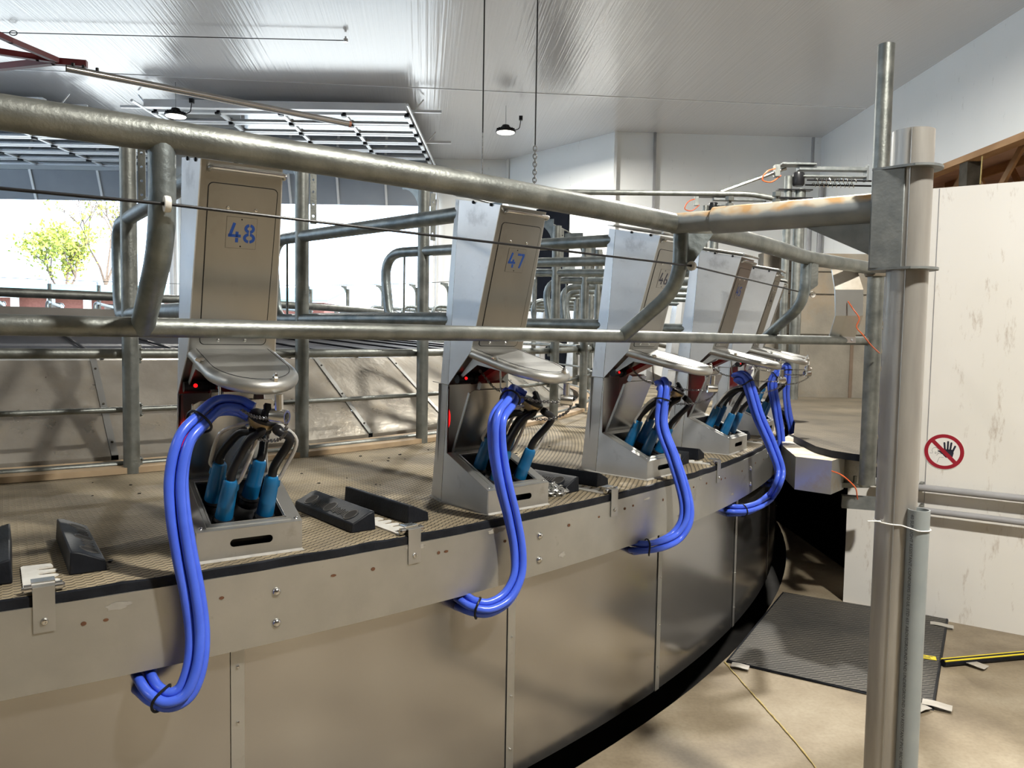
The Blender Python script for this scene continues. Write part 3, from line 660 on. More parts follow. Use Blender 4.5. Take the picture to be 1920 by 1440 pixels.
# ---------------------------------------------------------------- rails round the stall posts
for nm, z, r, lb in (('upper_ring_rail', 1.545, .0225, 'thicker curved galvanised rail fixed behind the stall posts, topmost of three'),
                     ('middle_ring_rail', 1.295, .0125, 'thin curved rail fixed behind the stall posts, middle of three'),
                     ('lower_ring_rail', 1.050, .0145, 'thin curved rail just above the deck mat behind the stall posts, lowest of three')):
    mb = MB(); mb.tube(arc(RP - .062, 0, 2 * PI, z, 200)[:-1], r, 12, closed=True); o = mb.build(nm, 'galv'); tag(o, lb, 'rail')
mb = MB(); mb.tube(arc(RP - .16, 0, 2 * PI, MT + 1.53, 200)[:-1], .0065, 6, closed=True); o = mb.build('bracket_ring_rod', 'galv'); tag(o, 'thin steel rod running round on the curved brackets at the post tops', 'rod')

# ---------------------------------------------------------------- stall divider : post + pipe loop + rod + top bracket
div = empty('stall_divider', (0, 0, 0), 0, 'x', 'stall divider', 'stall dividers')
mb = MB(); mb.tube([(0, 0, 0), (0, 0, 1.466)], .034, 20); mb.build('post', 'galv', div)
L = fillet([(1.41, 0, 1.083), (.45, 0, 1.105), (-.37, 0, 1.125), (-.30, 0, .70), (.5, 0, .70), (1.36, 0, .69)], [0, .3, .19, .10, .3, 0], 8)
mb = MB(); mb.tube(L, .0295, 16); mb.build('loop_pipe', 'galv_blue', div)
mb = MB(); mb.tube([(-.17, 0, .70), (-.17, 0, 1.11)], .0065, 8); mb.build('rod', 'galv', div)
mb = MB(); ar = [(-.19 + .17 * math.sin(a), 1.31 + .19 * (1 - math.cos(a)) * 0 + .17 - .17 * math.cos(a)) for a in [PI / 2 * q / 8 for q in range(9)]]
poly = [(-.03, 1.25)] + [(-.03 - .16 * (1 - math.cos(a)), 1.29 + .20 * math.sin(a)) for a in [PI / 2 * q / 8 for q in range(9)]] + [(-.19, 1.52), (-.03, 1.52)]
mb.sheet(poly, (0, .003, 0), (1, 0, 0), (0, 0, 1), .006); mb.build('top_bracket', 'galv_blue', div)
mb = MB(); hs = [[(.055 + .006 * math.cos(-a), z + .006 * math.sin(-a)) for a in [2 * PI * q / 10 for q in range(10)]] for z in (1.22, 1.28, 1.34, 1.40)]
mb.sheet([(.04, 1.18), (.071, 1.18), (.071, 1.45), (.04, 1.45)], (0, 0, 0), (.35, .94, 0), (0, 0, 1), .004, holes=hs); mb.build('drilled_strap', 'galv', div)
for z in (.527, .277, .032):
    mb = MB(); mb.box((-.050, .036, z), (.05, .024, .085 if z > .5 else .06)); 
    for s_ in (-1, 1): mb.lathe([(.006, 0), (.006, .006), (.0001, .008)], 8, cylm((-.025, .046, z + s_ * .022), (1, .3, 0)))
    mb.build('rail_clamp', 'galv', div, bevel=.004)
freeze(div)
def a_tower(k): return THT + k * DTH
def tower_loc(k):
    th = a_tower(k); return Vector((CX + math.cos(th) * (R - .0599), CY + math.sin(th) * (R - .0599), MT)), th + YAW
dl = {-2: 'galvanised stall divider loop beyond the left edge of the picture', -1: 'galvanised stall divider loop at the far left', 0: 'galvanised post and pipe loop bending left of the tower marked 48',
      1: 'galvanised post and pipe loop between towers 48 and 47, post nearer 48', 2: 'galvanised post and pipe loop just left of the tower marked 47',
      3: 'galvanised post and pipe loop mostly hidden behind the tower marked 47', 4: 'galvanised post and pipe loop just right of the tower marked 47', 5: 'galvanised post and pipe loop just left of the tower marked 46'}
first = True
for k in range(-1, N - 1):
    th = THP + k * DTH; p = pol(RP, th, MT); lb = dl.get(k, 'galvanised post and pipe loop among the distant stalls of the far side'); rz = th + YAW
    if first: div.location = p; div.rotation_euler = (0, 0, rz); div['label'] = lb; first = False
    else: dup(div, p, rz, lb, None, () if k < 8 else ('rail_clamp', 'drilled_strap'))

# ================================================================ STALL TOWERS
def digit_poly(ch):
    """strokes of a stencil digit in a box 0..0.62 wide, 0..1 high"""
    w = .15; P = []
    def bar(a, b_, ww=w):
        a = Vector(a); b_ = Vector(b_); d = (b_ - a).normalized(); n_ = Vector((-d.y, d.x)) * ww / 2
        P.append([tuple(a - n_), tuple(b_ - n_), tuple(b_ + n_), tuple(a + n_)])
    def arcs(cx, cy, rx, ry, a0, a1, ww=w):
        n_ = 12; o_ = []; i_ = []
        for k in range(n_ + 1):
            a = math.radians(a0 + (a1 - a0) * k / n_); o_.append((cx + (rx + ww / 2) * math.cos(a), cy + (ry + ww / 2) * math.sin(a))); i_.append((cx + (rx - ww / 2) * math.cos(a), cy + (ry - ww / 2) * math.sin(a)))
        for k in range(n_): P.append([o_[k], o_[k + 1], i_[k + 1], i_[k]])
    if ch == '4': bar((.27, 1), (.06, .30)); bar((-.02, .34), (.62, .34)); bar((.42, .56), (.42, .27)); bar((.42, .24), (.42, 0))
    if ch == '8':
        for s_ in (0, 1): arcs(.31, .75, .19, .17, -80 + 180 * s_, 80 + 180 * s_); arcs(.31, .26, .235, .19, -82 + 180 * s_, 82 + 180 * s_)
    if ch == '7': bar((0, .92), (.30, .92)); bar((.33, .92), (.60, .92)); bar((.53, .86), (.30, 0))
    if ch == '6': arcs(.31, .27, .22, .20, -80, 80); arcs(.31, .27, .22, .20, 100, 260); bar((.10, .34), (.34, 1))
    if ch == '5': bar((.08, .92), (.55, .92)); bar((.10, .86), (.10, .56)); arcs(.27, .31, .25, .24, -120, 110)
    if ch == '9': arcs(.31, .73, .22, .20, 0, 360); bar((.52, .68), (.30, 0))
    if ch == '3': arcs(.28, .74, .2, .18, -90, 150); arcs(.28, .27, .24, .2, -150, 90)
    return P
def build_tower(k, number, ink):
    loc, rz = tower_loc(k)
    root = empty('stall_tower', loc, rz)
    # ---- housing -------------------------------------------------
    mb = MB(); tl = .015; lv = lambda z: -.146 + tl * z; rv = lambda z: .132 - .045 * z
    left = [(-.277, 0), (0, 0), (0, .085), (-.25, .19), (-.25, .447), (-.118, .575), (.028, 1.082), (-.209, 1.128)]
    mb.sheet(left, (0, -.146, 0), (1, 0, 0), (0, tl, 1), .003)           # left flank (thickness inward/outward negligible)
    # chamfered rear corner and back
    A = (-.277, -.146, 0); B = (-.209, -.129, 1.128); C = (-.262, -.108, 1.140); D = (-.39, -.115, 0)
    mb.add([A, B, C, D], [(0, 1, 2, 3)], 0, False)
    E_ = (-.262, rv(1.14), 1.140); F_ = (-.39, .118, 0)
    mb.add([D, C, E_, F_], [(0, 1, 2, 3)], 0, False)
    right = [(-.39, 0), (-.25, 0), (-.25, .447), (-.118, .575), (.028, 1.082), (-.262, 1.140)]
    mb.sheet(right, (0, .132, 0), (1, 0, 0), (0, -.045, 1), .003)
    hs = mb.build('housing', 'steel_side', root)
    mb = MB(); mb.tube([(-.278, -.1475, .0), (-.210, -.1305, 1.126)], .0022, 6); mb.tube([(-.385, -.1165, .452), (-.25, -.1405, .447)], .0014, 5)
    mb.build('seam', 'steel_dark', hs)
    # ---- front skin of the head ----------------------------------
    mb = MB()
    P = [(-.118, lv(.575), .575), (-.118, rv(.575), .575), (.028, rv(1.08), 1.082), (.028, lv(1.08), 1.082)]
    mb.add(P, [(0, 1, 2, 3)], 0, False)
    mb.add([(-.25, lv(.447), .447), (-.25, rv(.447), .447), (-.118, rv(.575), .575), (-.118, lv(.575), .575)], [(0, 1, 2, 3)], 0, False)
    mb.add([(-.335, -.12, .447), (-.335, rv(.447), .447), (-.25, rv(.447), .447), (-.25, lv(.447), .447)], [(0, 1, 2, 3)], 0, False)
    mb.add([(-.335, -.125, .10), (-.335, .12, .10), (-.335, .12, .447), (-.335, -.125, .447)], [(0, 1, 2, 3)], 0, False)
    mb.build('front_skin', 'steel_front', root)
    # door panel with rounded corners, its gap and screws
    ex = (0, 1, 0); ey = Vector((.146, 0, .507)).normalized(); on = Vector(ex).cross(ey).normalized(); P0 = Vector((-.118, 0, .575))
    fp = lambda v, s_, h=0.: P0 + Vector((0, v, 0)) + ey * s_ + on * h
    mb = MB(); mb.sheet(rrect(.186, .452, .014, 4, -.018, .246), P0 + on * .0002, ex, ey, .0006, mi=1)
    mb.sheet(rrect(.181, .447, .012, 4, -.018, .246), P0 + on * .0004, ex, ey, .0016); mb.build('front_panel', ['steel_front', 'black'], root)
    sc = [(.0052, 0), (.0052, .0016), (.0035, .0034), (.0001, .0038)]
    for v, s_ in ((-.057, .408), (.018, .408), (-.060, .034), (.014, .034)):
        mb = MB(); mb.lathe(sc, 12, cylm(fp(v, s_, .002), on)); mb.build('panel_screw', 'chrome', root)
    mb = MB(); c = (-.017, .343); mb.sheet([(c[0] - .041, c[1] - .043), (c[0] + .041, c[1] - .043), (c[0] + .041, c[1] + .043), (c[0] - .041, c[1] + .043)], P0 + on * .0019, ex, ey, .0008, mi=1)
    mb.sheet([(c[0] - .0404, c[1] - .0424), (c[0] + .0404, c[1] - .0424), (c[0] + .0404, c[1] + .0424), (c[0] - .0404, c[1] + .0424)], P0 + on * .0022, ex, ey, .0009)
    npl = mb.build('number_plate', ['steel_front', 'black'], root)
    mb = MB(); sc_ = .053
    for i, ch in enumerate(number):
        x0 = c[0] - .034 + i * .039
        for poly in digit_poly(ch):
            mb.sheet([(x0 + x * sc_ * (1 if len(poly) else 1), c[1] - .0265 + y * sc_) for x, y in poly], P0 + on * .0031, ex, ey, .0004)
    if mb.v: mb.build('number', ink, npl)
    for s_ in (-.037, .037):
        mb = MB(); mb.lathe([(.0022, 0), (.0022, .001), (.0001, .0014)], 8, cylm(fp(c[0] - .001, c[1] + s_, .003), on)); mb.build('rivet', 'black', npl)
    # ---- lid with rolled edges and the two bars -------------------
    mb = MB(); lid = [Vector((.040, -.140, 1.092)), Vector((.040, .092, 1.092)), Vector((-.268, .092, 1.152)), Vector((-.268, -.115, 1.152)), Vector((-.212, -.140, 1.142))]
    up = Vector((.19, 0, 1)).normalized() * .004
    V = lid + [p + up for p in lid]; mb.add(V, [(0, 1, 2, 3, 4), (9, 8, 7, 6, 5)] + [(i, (i + 1) % 5, (i + 1) % 5 + 5, i + 5) for i in range(5)], 0, False)
    mb.tube([lid[4] + Vector((0, -.002, .002)), lid[0] + Vector((0, -.002, .002))], .0055, 8)
    mb.tube([lid[0] + Vector((.004, -.004, .002)), lid[0].lerp(lid[1], .53) + Vector((.004, 0, .002))], .0065, 10)
    mb.tube([lid[0].lerp(lid[1], .57) + Vector((.004, 0, .002)), lid[1] + Vector((.004, .008, .002))], .0065, 10)
    mb.build('lid', 'steel', root)
    mb = MB(); mb.tube(fillet([(.020, -.110, 1.058), (.038, -.110, 1.063), (.038, .088, 1.063), (.020, .088, 1.058)], .008, 4), .0065, 10); mb.build('handle_bar', 'chrome', root)
    for u, zz in ((-.12, 1.108), (-.02, 1.088)):
        mb = MB(); mb.lathe([(.006, 0), (.006, .004), (.0001, .006)], 8, cylm((u, -.134, zz), (0, -1, 0))); mb.build('hinge_pin', 'rubber', root)
    # ---- cup box ---------------------------------------------------
    mb = MB(); t = .002
    slot = rrect(.118, .022, .0108, 5, .148, .046)
    mb.sheet([(0, 0), (.292, 0), (.292, .085), (0, .085)], (0, -.146, 0), (0, 1, 0), (0, 0, 1), t, holes=[slot])
    mb.sheet([(-.25, 0), (0, 0), (0, .085), (-.25, .19)], (0, .1455, 0), (1, 0, 0), (0, 0, 1), .002)
    mb.add([(-.25, .118, 0), (-.25, .146, 0), (-.25, .146, .19), (-.25, .118, .19)], [(0, 1, 2, 3)], 0, False)
    # base lip welded on the mat
    lip = [(-.285, -.154), (.007, -.152), (.007, .152), (-.26, .154)]
    lipm = MB(); lipm.add([(x * 1., y, .0) for x, y in lip] + [(-.28, -.1465, .007), (.002, -.1465, .007), (.002, .1465, .007), (-.252, .1465, .007)], [(0, 1, 5, 4), (1, 2, 6, 5), (2, 3, 7, 6)], 0, False)
    lipm.add([(-.285, -.154, 0), (-.40, -.122, 0), (-.392, -.116, .007), (-.28, -.1465, .007)], [(0, 1, 2, 3)], 0, False)
    bx = mb.build('cup_box', 'steel', root); lipm.build('base_lip', 'weld', bx)
    mb = MB(); ey2 = Vector((-.25, 0, .105)).normalized(); O2 = Vector((.002, -.147, .0845)); n2_ = Vector((0, 1, 0)).cross(ey2).normalized()
    hole = [(.047, .030), (.247, .030), (.247, .244), (.047, .244)]
    mb.sheet([(0, 0), (.294, 0), (.294, .272), (0, .272)], O2, (0, 1, 0), ey2, .002, holes=[hole])
    mb.sheet([(.030, .014), (.264, .014), (.264, .258), (.030, .258)], O2 + n2_ * .002, (0, 1, 0), ey2, .003, holes=[[(.040, .024), (.254, .024), (.254, .249), (.040, .249)]])
    q = lambda x, y, h=0: O2 + Vector((0, x, 0)) + ey2 * y + n2_ * h
    mb.tube([q(.043, .027, .004), q(.251, .027, .004), q(.251, .246, .004), q(.043, .246, .004)], .003, 6, closed=True)
    mb.build('box_frame', 'steel', bx)
    for x, y in ((.015, .016), (.279, .016)):
        mb = MB(); mb.lathe([(.006, 0), (.006, .002), (.0045, .003), (.003, .001), (.0001, .001)], 12, cylm(q(x, y, .002), n2_)); mb.build('screw', 'chrome', bx)
    mb = MB()      # black liner inside the box
    a = [q(.047, .03), q(.247, .03), q(.247, .244), q(.047, .244)]; dn_ = -n2_ * .075
    bb = [p + Vector((0, 0, -.07)) for p in a]
    mb.add([*a, *bb], [(0, 1, 5, 4), (1, 2, 6, 5), (2, 3, 7, 6), (3, 0, 4, 7), (4, 5, 6, 7)], 0, False); mb.build('box_liner', 'black', bx)
    # ---- splash plate leaning out over the box ---------------------
    mb = MB(); O3 = Vector((-.248, -.122, .192)); ey3 = Vector((.102, 0, .238)).normalized(); n3 = Vector((0, 1, 0)).cross(ey3)
    mb.sheet([(0, 0), (.232, 0), (.232, .255), (.225, .262), (.02, .262), (0, .250)], O3, (0, 1, 0), ey3, .003); pl = mb.build('splash_plate', 'steel_dark', root)
    mb = MB(); mb.box(O3 + ey3 * .126 + n3 * .003, (.010, .004, .252), Matrix.Rotation(math.atan2(.102, .238), 3, 'Y')); mb.build('plate_edge', 'steel', pl)
    mb = MB(); mb.box(O3 + Vector((.0, .11, .0)) + ey3 * .272 - n3 * .012, (.02, .12, .03), Matrix.Rotation(math.atan2(.102, .238), 3, 'Y')); mb.build('plate_hinge', 'steel_dark', pl)
    # ---- red signal lamp in the recess, its glow painted as red sheets ------------------------------
    mb = MB(); mb.add([(-.328, -.116, .12), (-.254, -.136, .19), (-.254, -.133, .44), (-.328, -.112, .44)], [(0, 1, 2, 3)], 0, False); mb.build('red_glow_sheet', 'redglow', root)
    mb = MB(); mb.lathe([(.030, 0), (.028, .006), (.018, .012), (.0001, .014)], 16, cylm((-.300, -.112, .315), (.8, .6, 0)) @ Matrix.Diagonal((.8, 1.5, 1, 1))); mb.build('signal_lamp', 'redlamp', root)
    mb = MB(); mb.tube([(-.205, -.135, .47), (-.205, -.065, .47)], .016, 14); mb.tube([(-.205, -.065, .47), (-.205, -.050, .47)], .021, 14); lp = mb.build('lamp_holder', 'black', root)
    mb = MB(); mb.lathe([(.006, 0), (.005, .003), (.0001, .004)], 14, cylm((-.189, -.105, .474), (1, 0, .2))); mb.build('small_lamp', 'redlamp', lp)
    mb = MB(); mb.sheet([(-.235, .462), (-.05, .55), (-.04, .535), (-.21, .452)], (0, .045, 0), (1, 0, 0), (0, 0, 1), .085); mb.build('red_glow_strip', 'redglow', root)  # red strip painted in place of the glow under the tray
    # ---- round-nosed tray -------------------------------------------
    T0 = Vector((-.122, -.018, .566)); ty = Vector((1, 0, -.222)).normalized(); tn = Vector((.222, 0, 1)).normalized(); hw = .103
    D_ = [(-hw, -.02)] + [(-hw, .12)] + [(-hw * math.cos(a), .19 + .150 * math.sin(a)) for a in [PI * q_ / 18 for q_ in range(19)]] + [(hw, .12), (hw, -.02)]
    tp = lambda x, y, h=0.: T0 + Vector((0, x, 0)) + ty * y + tn * h
    mb = MB(); mb.sheet(D_, T0 + tn * .018, (0, 1, 0), ty, .003); tray = mb.build('tray', 'steel', root)
    mb = MB(); mb.tube([tp(x, y) for x, y in D_], .0185, 14, hollow=0); mb.build('tray_rim', 'steel', tray)
    mb = MB(); mb.tube([tp(x * .965, y if y < .1 else y - .012, .0185) for x, y in D_], .0008, 4); mb.build('tray_seam', 'rubber', tray)
    for x, y in ((.022, .340), (-.108, .135)):
        mb = MB(); mb.lathe([(.0085, 0), (.0085, .010), (.006, .013), (.006, .018), (.003, .022), (.0001, .023)], 6, cylm(tp(x, y, .016), tn if x > 0 else Vector((0, -1, .3)))); mb.build('tray_bolt', 'chrome', tray)
    mb = MB(); mb.sheet([(-.235, .452), (-.115, .56), (.075, .52), (.06, .508), (-.10, .527)], (0, -.120, 0), (1, 0, 0), (0, 0, 1), .003); mb.build('tray_gusset', 'steel', tray)
    mb = MB(); mb.sheet([(-.235, .452), (-.115, .56), (.075, .52), (.06, .508), (-.10, .527)], (0, .080, 0), (1, 0, 0), (0, 0, 1), .003); mb.build('tray_gusset', 'steel', tray)
    # claw stop cylinder below the nose
    ca = Vector((.70, .66, -.05)).normalized(); cc = Vector((.222, .012, .418)); mb = MB()
    mb.lathe([(.0185, -.020), (.0185, .020), (.0175, .022), (.012, .022), (.011, .018), (.011, -.018), (.0185, -.020)], 20, Matrix.Translation(cc) @ rot_to(ca), caps=False)
    mb.lathe([(.011, -.017), (.0001, -.017)], 16, Matrix.Translation(cc) @ rot_to(ca), caps=False)
    mb.tube([cc + Vector((0, 0, .016)), (.225, .010, .475)], .011, 10); mb.build('chain_guide', 'chrome', tray)
    mb = MB(); mb.tube(fillet([(-.03, -.075, .53), (-.02, -.078, .435), (-.008, -.078, .425), (.0, -.078, .44)], .01, 4), .0032, 8); mb.build('hook_rod', 'chrome', tray)
    return freeze(root)
tl_ = {0: 'stainless stall tower stencilled 48 in blue, nearest and largest of the row', 1: 'stainless stall tower stencilled 47 in blue, second of the row',
       2: 'stainless stall tower stencilled 46 in black, third of the row', 3: 'stainless stall tower stencilled 45, fourth of the row, half behind the tower marked 46',
       4: 'stainless stall tower whose number is hidden, fifth of the row behind the tower marked 45', 5: 'farthest stainless stall tower of the row, next to the concrete wall'}
nums = ['48', '47', '46', '45', '44', '43']; inks = ['blue_paint', 'blue_paint', 'black_paint', 'blue_paint', 'black_paint', 'black_paint']
towers = []
for k in range(6):
    t_ = build_tower(k, nums[k], inks[k]); tag(t_, tl_[k], 'stall tower', 'stainless towers at the platform edge'); towers.append(t_)
keep = {'housing', 'front_skin', 'lid', 'tray', 'tray_rim', 'cup_box'}
allparts = {c.name.split('.')[0] for c in kids_of[towers[5].name]}
for k in list(range(6, N - 1)):
    p, rz = tower_loc(k); dup(towers[5], p, rz, 'stainless stall tower far round the platform, seen small over the drum', None, allparts - keep)

# ================================================================ MILKING CLUSTERS
sh_ax = Vector((.37, .12, 1.0)).normalized()
SB = [Vector((-.147, -.067, .150)), Vector((-.062, -.057, .115)), Vector((-.150, .040, .150)), Vector((-.060, .058, .113))]
claw_c = Vector((.036, .022, .392))
def cluster(k, prm):
    loc, rz = tower_loc(k); root = empty('milking_cluster', loc, rz)
    inv = (Matrix.Translation(loc) @ Matrix.Rotation(rz, 4, 'Z')).inverted()
    rnd = random.Random(50 + k)
    tips = []
    for i, s0 in enumerate(SB):
        ax = (sh_ax + Vector((rnd.uniform(-.05, .05), rnd.uniform(-.05, .05), 0))).normalized(); m4 = Matrix.Translation(s0 - ax * .030) @ rot_to(ax)
        mb = MB(); mb.lathe([(.0215, 0), (.0245, .006), (.0245, .028), (.0235, .060), (.0238, .062), (.0235, .064), (.0215, .118), (.0205, .136), (.018, .142), (.012, .144)], 22, m4)
        sh = mb.build('teat_cup_shell', 'shell', root)
        mb = MB(); mb.lathe([(.029, -.012), (.031, -.004), (.0300, .004), (.027, .010), (.030, .014), (.027, .020)], 20, m4 @ Matrix.Translation((0, 0, .002))); mb.build('liner_mouth', 'black', sh)
        side = (Vector((-.2, -1, 0)) if i % 2 == 0 else Vector((.4, .9, 0))).normalized(); nb = m4 @ Vector((0, 0, .118)) + side * .019
        mb = MB(); mb.tube([nb - side * .004 - ax * .014, nb - ax * .004, nb + ax * .010, nb + ax * .02], [.006, .0068, .0055, .0052], 10); mb.build('nipple', 'shell', sh)
        tips.append((m4 @ Vector((0, 0, .140)), ax, nb + ax * .014, side))
    # black liner tubes and clear pulse tubes up to the claw
    for i, (tp_, ax, nb, side) in enumerate(tips):
        out = Vector(((-.018, .022, -.012, .030)[i], (-.026, -.012, .020, .036)[i], 0)); e = claw_c + out * .8 + Vector((0, 0, -.022))
        bow_ = Vector((.035, .030, 0)) if i == 3 else Vector((-.002, 0, 0))
        pts = smooth_path([tp_ - ax * .01, tp_ + ax * .035, (tp_ + ax * .05).lerp(e, .55) + bow_ + Vector((0, 0, .01)), e + Vector(((.012, .01, -.012) if i == 3 else (0, 0, -.012))), e], 6)
        rr = [.0128] * len(pts)
        mb = MB(); mb.tube(pts, rr, 12)
        for q_ in range(8):
            p = pts[-3 - q_ // 2].lerp(pts[-4 - q_ // 2], (q_ % 2) * .5); d = (pts[-3] - pts[-5]).normalized(); mb.lathe([(.0128, -.0012), (.0146, 0), (.0128, .0012)], 12, cylm(p, d), caps=False)
        mb.build('milk_tube', 'black', root)
        s2 = claw_c + Vector((.0, -.030 if i in (0, 1) else .034, -.006)); mid = nb.lerp(s2, .55) + side * (.030 if i != 3 else .055) + Vector((0, 0, .03 if i != 3 else .02))
        mb = MB(); mb.tube(smooth_path([nb, nb + ax * .025 + side * .008, mid, s2], 7), .0058, 10); mb.build('pulse_tube', 'clear', root)
    # claw : brass bowl, black top and cap
    tilt = Matrix.Translation(claw_c) @ Matrix.Rotation(math.radians(24), 4, 'Y') @ Matrix.Rotation(math.radians(-14), 4, 'X')
    mb = MB(); mb.lathe([(.0001, -.030), (.018, -.029), (.033, -.018), (.038, -.004), (.039, .004)], 24, tilt); cl = mb.build('claw_bowl', 'brass', root)
    mb = MB(); mb.lathe([(.0405, .002), (.0415, .006), (.041, .011), (.034, .015), (.020, .018), (.0001, .018)], 24, tilt); mb.build('claw_lid', 'black', cl)
    mb = MB(); mb.box((0.006, .004, .028), (.050, .018, .014), Matrix.Rotation(.5, 3, 'Y'), mtx=tilt); mb.lathe([(.009, .016), (.009, .030), (.0001, .032)], 10, tilt); mb.build('claw_lever', 'black', cl, bevel=.002)
    for s_ in (-1, 1):
        mb = MB(); mb.tube([tilt @ Vector((.0, s_ * .018, -.018)), tilt @ Vector((.004, s_ * .036, -.030))], .008, 10); mb.build('claw_spigot', 'chrome', cl)
    # blue hose bundle
    core = [inv @ p if w else p for p, w in prm]
    path = smooth_path(core, 8); n_ = len(path)
    # parallel frames
    T = [(path[min(i + 1, n_ - 1)] - path[max(i - 1, 0)]).normalized() for i in range(n_)]
    nx = T[0].cross(Vector((0, 0, 1))).normalized(); fr = []
    for i in range(n_):
        nx = (nx - T[i] * nx.dot(T[i])).normalized(); fr.append((nx.copy(), T[i].cross(nx)))
    offs = [(-1, -1), (1, -1), (-1, 1), (1, 1)]; ph = [rnd.uniform(0, 6) for _ in offs]
    for h, (ox, oy) in enumerate(offs):
        pts = []
        for i in range(n_):
            f_ = i / (n_ - 1); sp_ = .0135 * (1 + .10 * math.sin(f_ * 9 + ph[h])); tw = .5 + 1.6 * f_
            a, b_ = fr[i]; x = (ox * math.cos(tw) - oy * math.sin(tw)) * sp_; y = (ox * math.sin(tw) + oy * math.cos(tw)) * sp_
            spread = 1 + max(0, (f_ - .86)) * 5 * (1 if h % 2 else .3)
            pts.append(path[i] + a * x * spread + b_ * y * spread)
        mb = MB(); mb.tube(pts, .0128, 14); mb.build('blue_hose', 'blue_hose', root)
    for f_ in (.20, .84):
        i = int(f_ * (n_ - 1)); a, b_ = fr[i]; mb = MB()
        ring = [path[i] + (a * math.cos(t) + b_ * math.sin(t)) * .0345 + T[i] * .004 * math.sin(2 * t) for t in [2 * PI * q_ / 24 for q_ in range(24)]]
        mb.tube(ring, .0036, 8, closed=True); mb.build('hose_tie', 'black', root)
    return root
def rp(x, y, r): return (atr(x, y, r), True)
def tpn(k, x, y, dth):
    th = a_tower(k) + dth; return (atp(x, y, (CX, CY, 0), (-math.sin(th), math.cos(th), 0)), True)
LC = lambda a, b_, c: (Vector((a, b_, c)), False)
st = [LC(.012, .0, .410), LC(-.002, -.035, .428)]
paths = {
 0: st + [LC(.015, -.095, .430), LC(.065, -.150, .395), rp(345, 826, 8.215), rp(331, 890, 8.225), rp(334, 960, 8.235), rp(347, 1040, 8.24), rp(362, 1115, 8.245), rp(371, 1190, 8.25), rp(366, 1250, 8.26), rp(348, 1296, 8.26), rp(318, 1312, 8.25), rp(290, 1300, 8.22), rp(272, 1276, 8.16), rp(264, 1262, 8.09)],
 1: st + [LC(.022, -.070, .430), LC(.060, -.105, .405), rp(934, 785, 8.225), rp(933, 840, 8.225), rp(944, 905, 8.235), rp(960, 970, 8.24), rp(971, 1030, 8.25), rp(970, 1080, 8.26), rp(950, 1120, 8.26), rp(918, 1140, 8.25), rp(888, 1138, 8.22), rp(866, 1126, 8.16), rp(858, 1120, 8.09)],
 2: [LC(.012, -.005, .410), LC(.0, -.050, .425), LC(.040, -.085, .415), tpn(2, 1240, 795, -.012), tpn(2, 1262, 858, -.012), tpn(2, 1280, 912, -.010), tpn(2, 1288, 950, -.010), tpn(2, 1285, 980, -.012), rp(1268, 1005, 8.27), rp(1243, 1019, 8.25), rp(1215, 1026, 8.22), rp(1190, 1026, 8.16), rp(1178, 1025, 8.09)],
 3: [LC(.012, -.010, .410), LC(.0, -.060, .430), LC(.06, -.075, .415), tpn(3, 1422, 780, -.010), tpn(3, 1445, 832, -.010), tpn(3, 1462, 880, -.010), tpn(3, 1458, 908, -.012), rp(1445, 930, 8.29), rp(1424, 946, 8.27), rp(1396, 956, 8.22), rp(1368, 957, 8.16), rp(1356, 957, 8.09)],
 4: [LC(.02, -.01, .410), LC(.05, -.05, .42), tpn(4, 1448, 720, -.006), tpn(4, 1456, 770, -.006), tpn(4, 1464, 820, -.006), tpn(4, 1464, 862, -.006), tpn(4, 1456, 895, -.012), tpn(4, 1446, 905, -.02)],
 5: [LC(.03, -.0, .415), LC(.07, -.02, .42), tpn(5, 1474, 735, -.002), tpn(5, 1478, 775, -.002), tpn(5, 1485, 806, -.002), tpn(5, 1486, 835, -.004), tpn(5, 1480, 850, -.01)]}
cl_ = ['parked in the tower marked 48, nearest bundle', 'in the box of the tower marked 47', 'in the box of the tower marked 46', 'in the box of the fourth tower, marked 45',
       'in the box of the fifth tower', 'in the box of the farthest tower of the row']
for k in range(6):
    c = cluster(k, paths[k]); tag(c, 'teal cups and blue hoses ' + cl_[k], 'milking cluster', 'milking clusters parked in the tower boxes')
# bead chains from the claw through the guide
cn = ['the tower marked 48', 'the tower marked 47', 'the tower marked 46', 'the fourth tower, marked 45', 'the fifth tower', 'the farthest tower of the row']
for k in range(6):
    loc, rz = tower_loc(k); root = empty('link_chain', loc, rz, 'thin tarnished chain hanging slack from the tray nose of ' + cn[k], 'chain', 'chains under the trays')
    mb = MB(); chain_mesh(mb, [(-.16, -.06, .50), (-.09, -.045, .44), (.0, -.035, .425), (.10, -.02, .408), (.205, -.002, .410)]); mb.build('upper_run', 'bchain', root)
    mb = MB(); chain_mesh(mb, [(.236, .025, .405), (.20, .035, .372), (.13, .035, .345), (.06, .015, .338), (.03, -.01, .345)]); mb.build('lower_run', 'bchain', root)

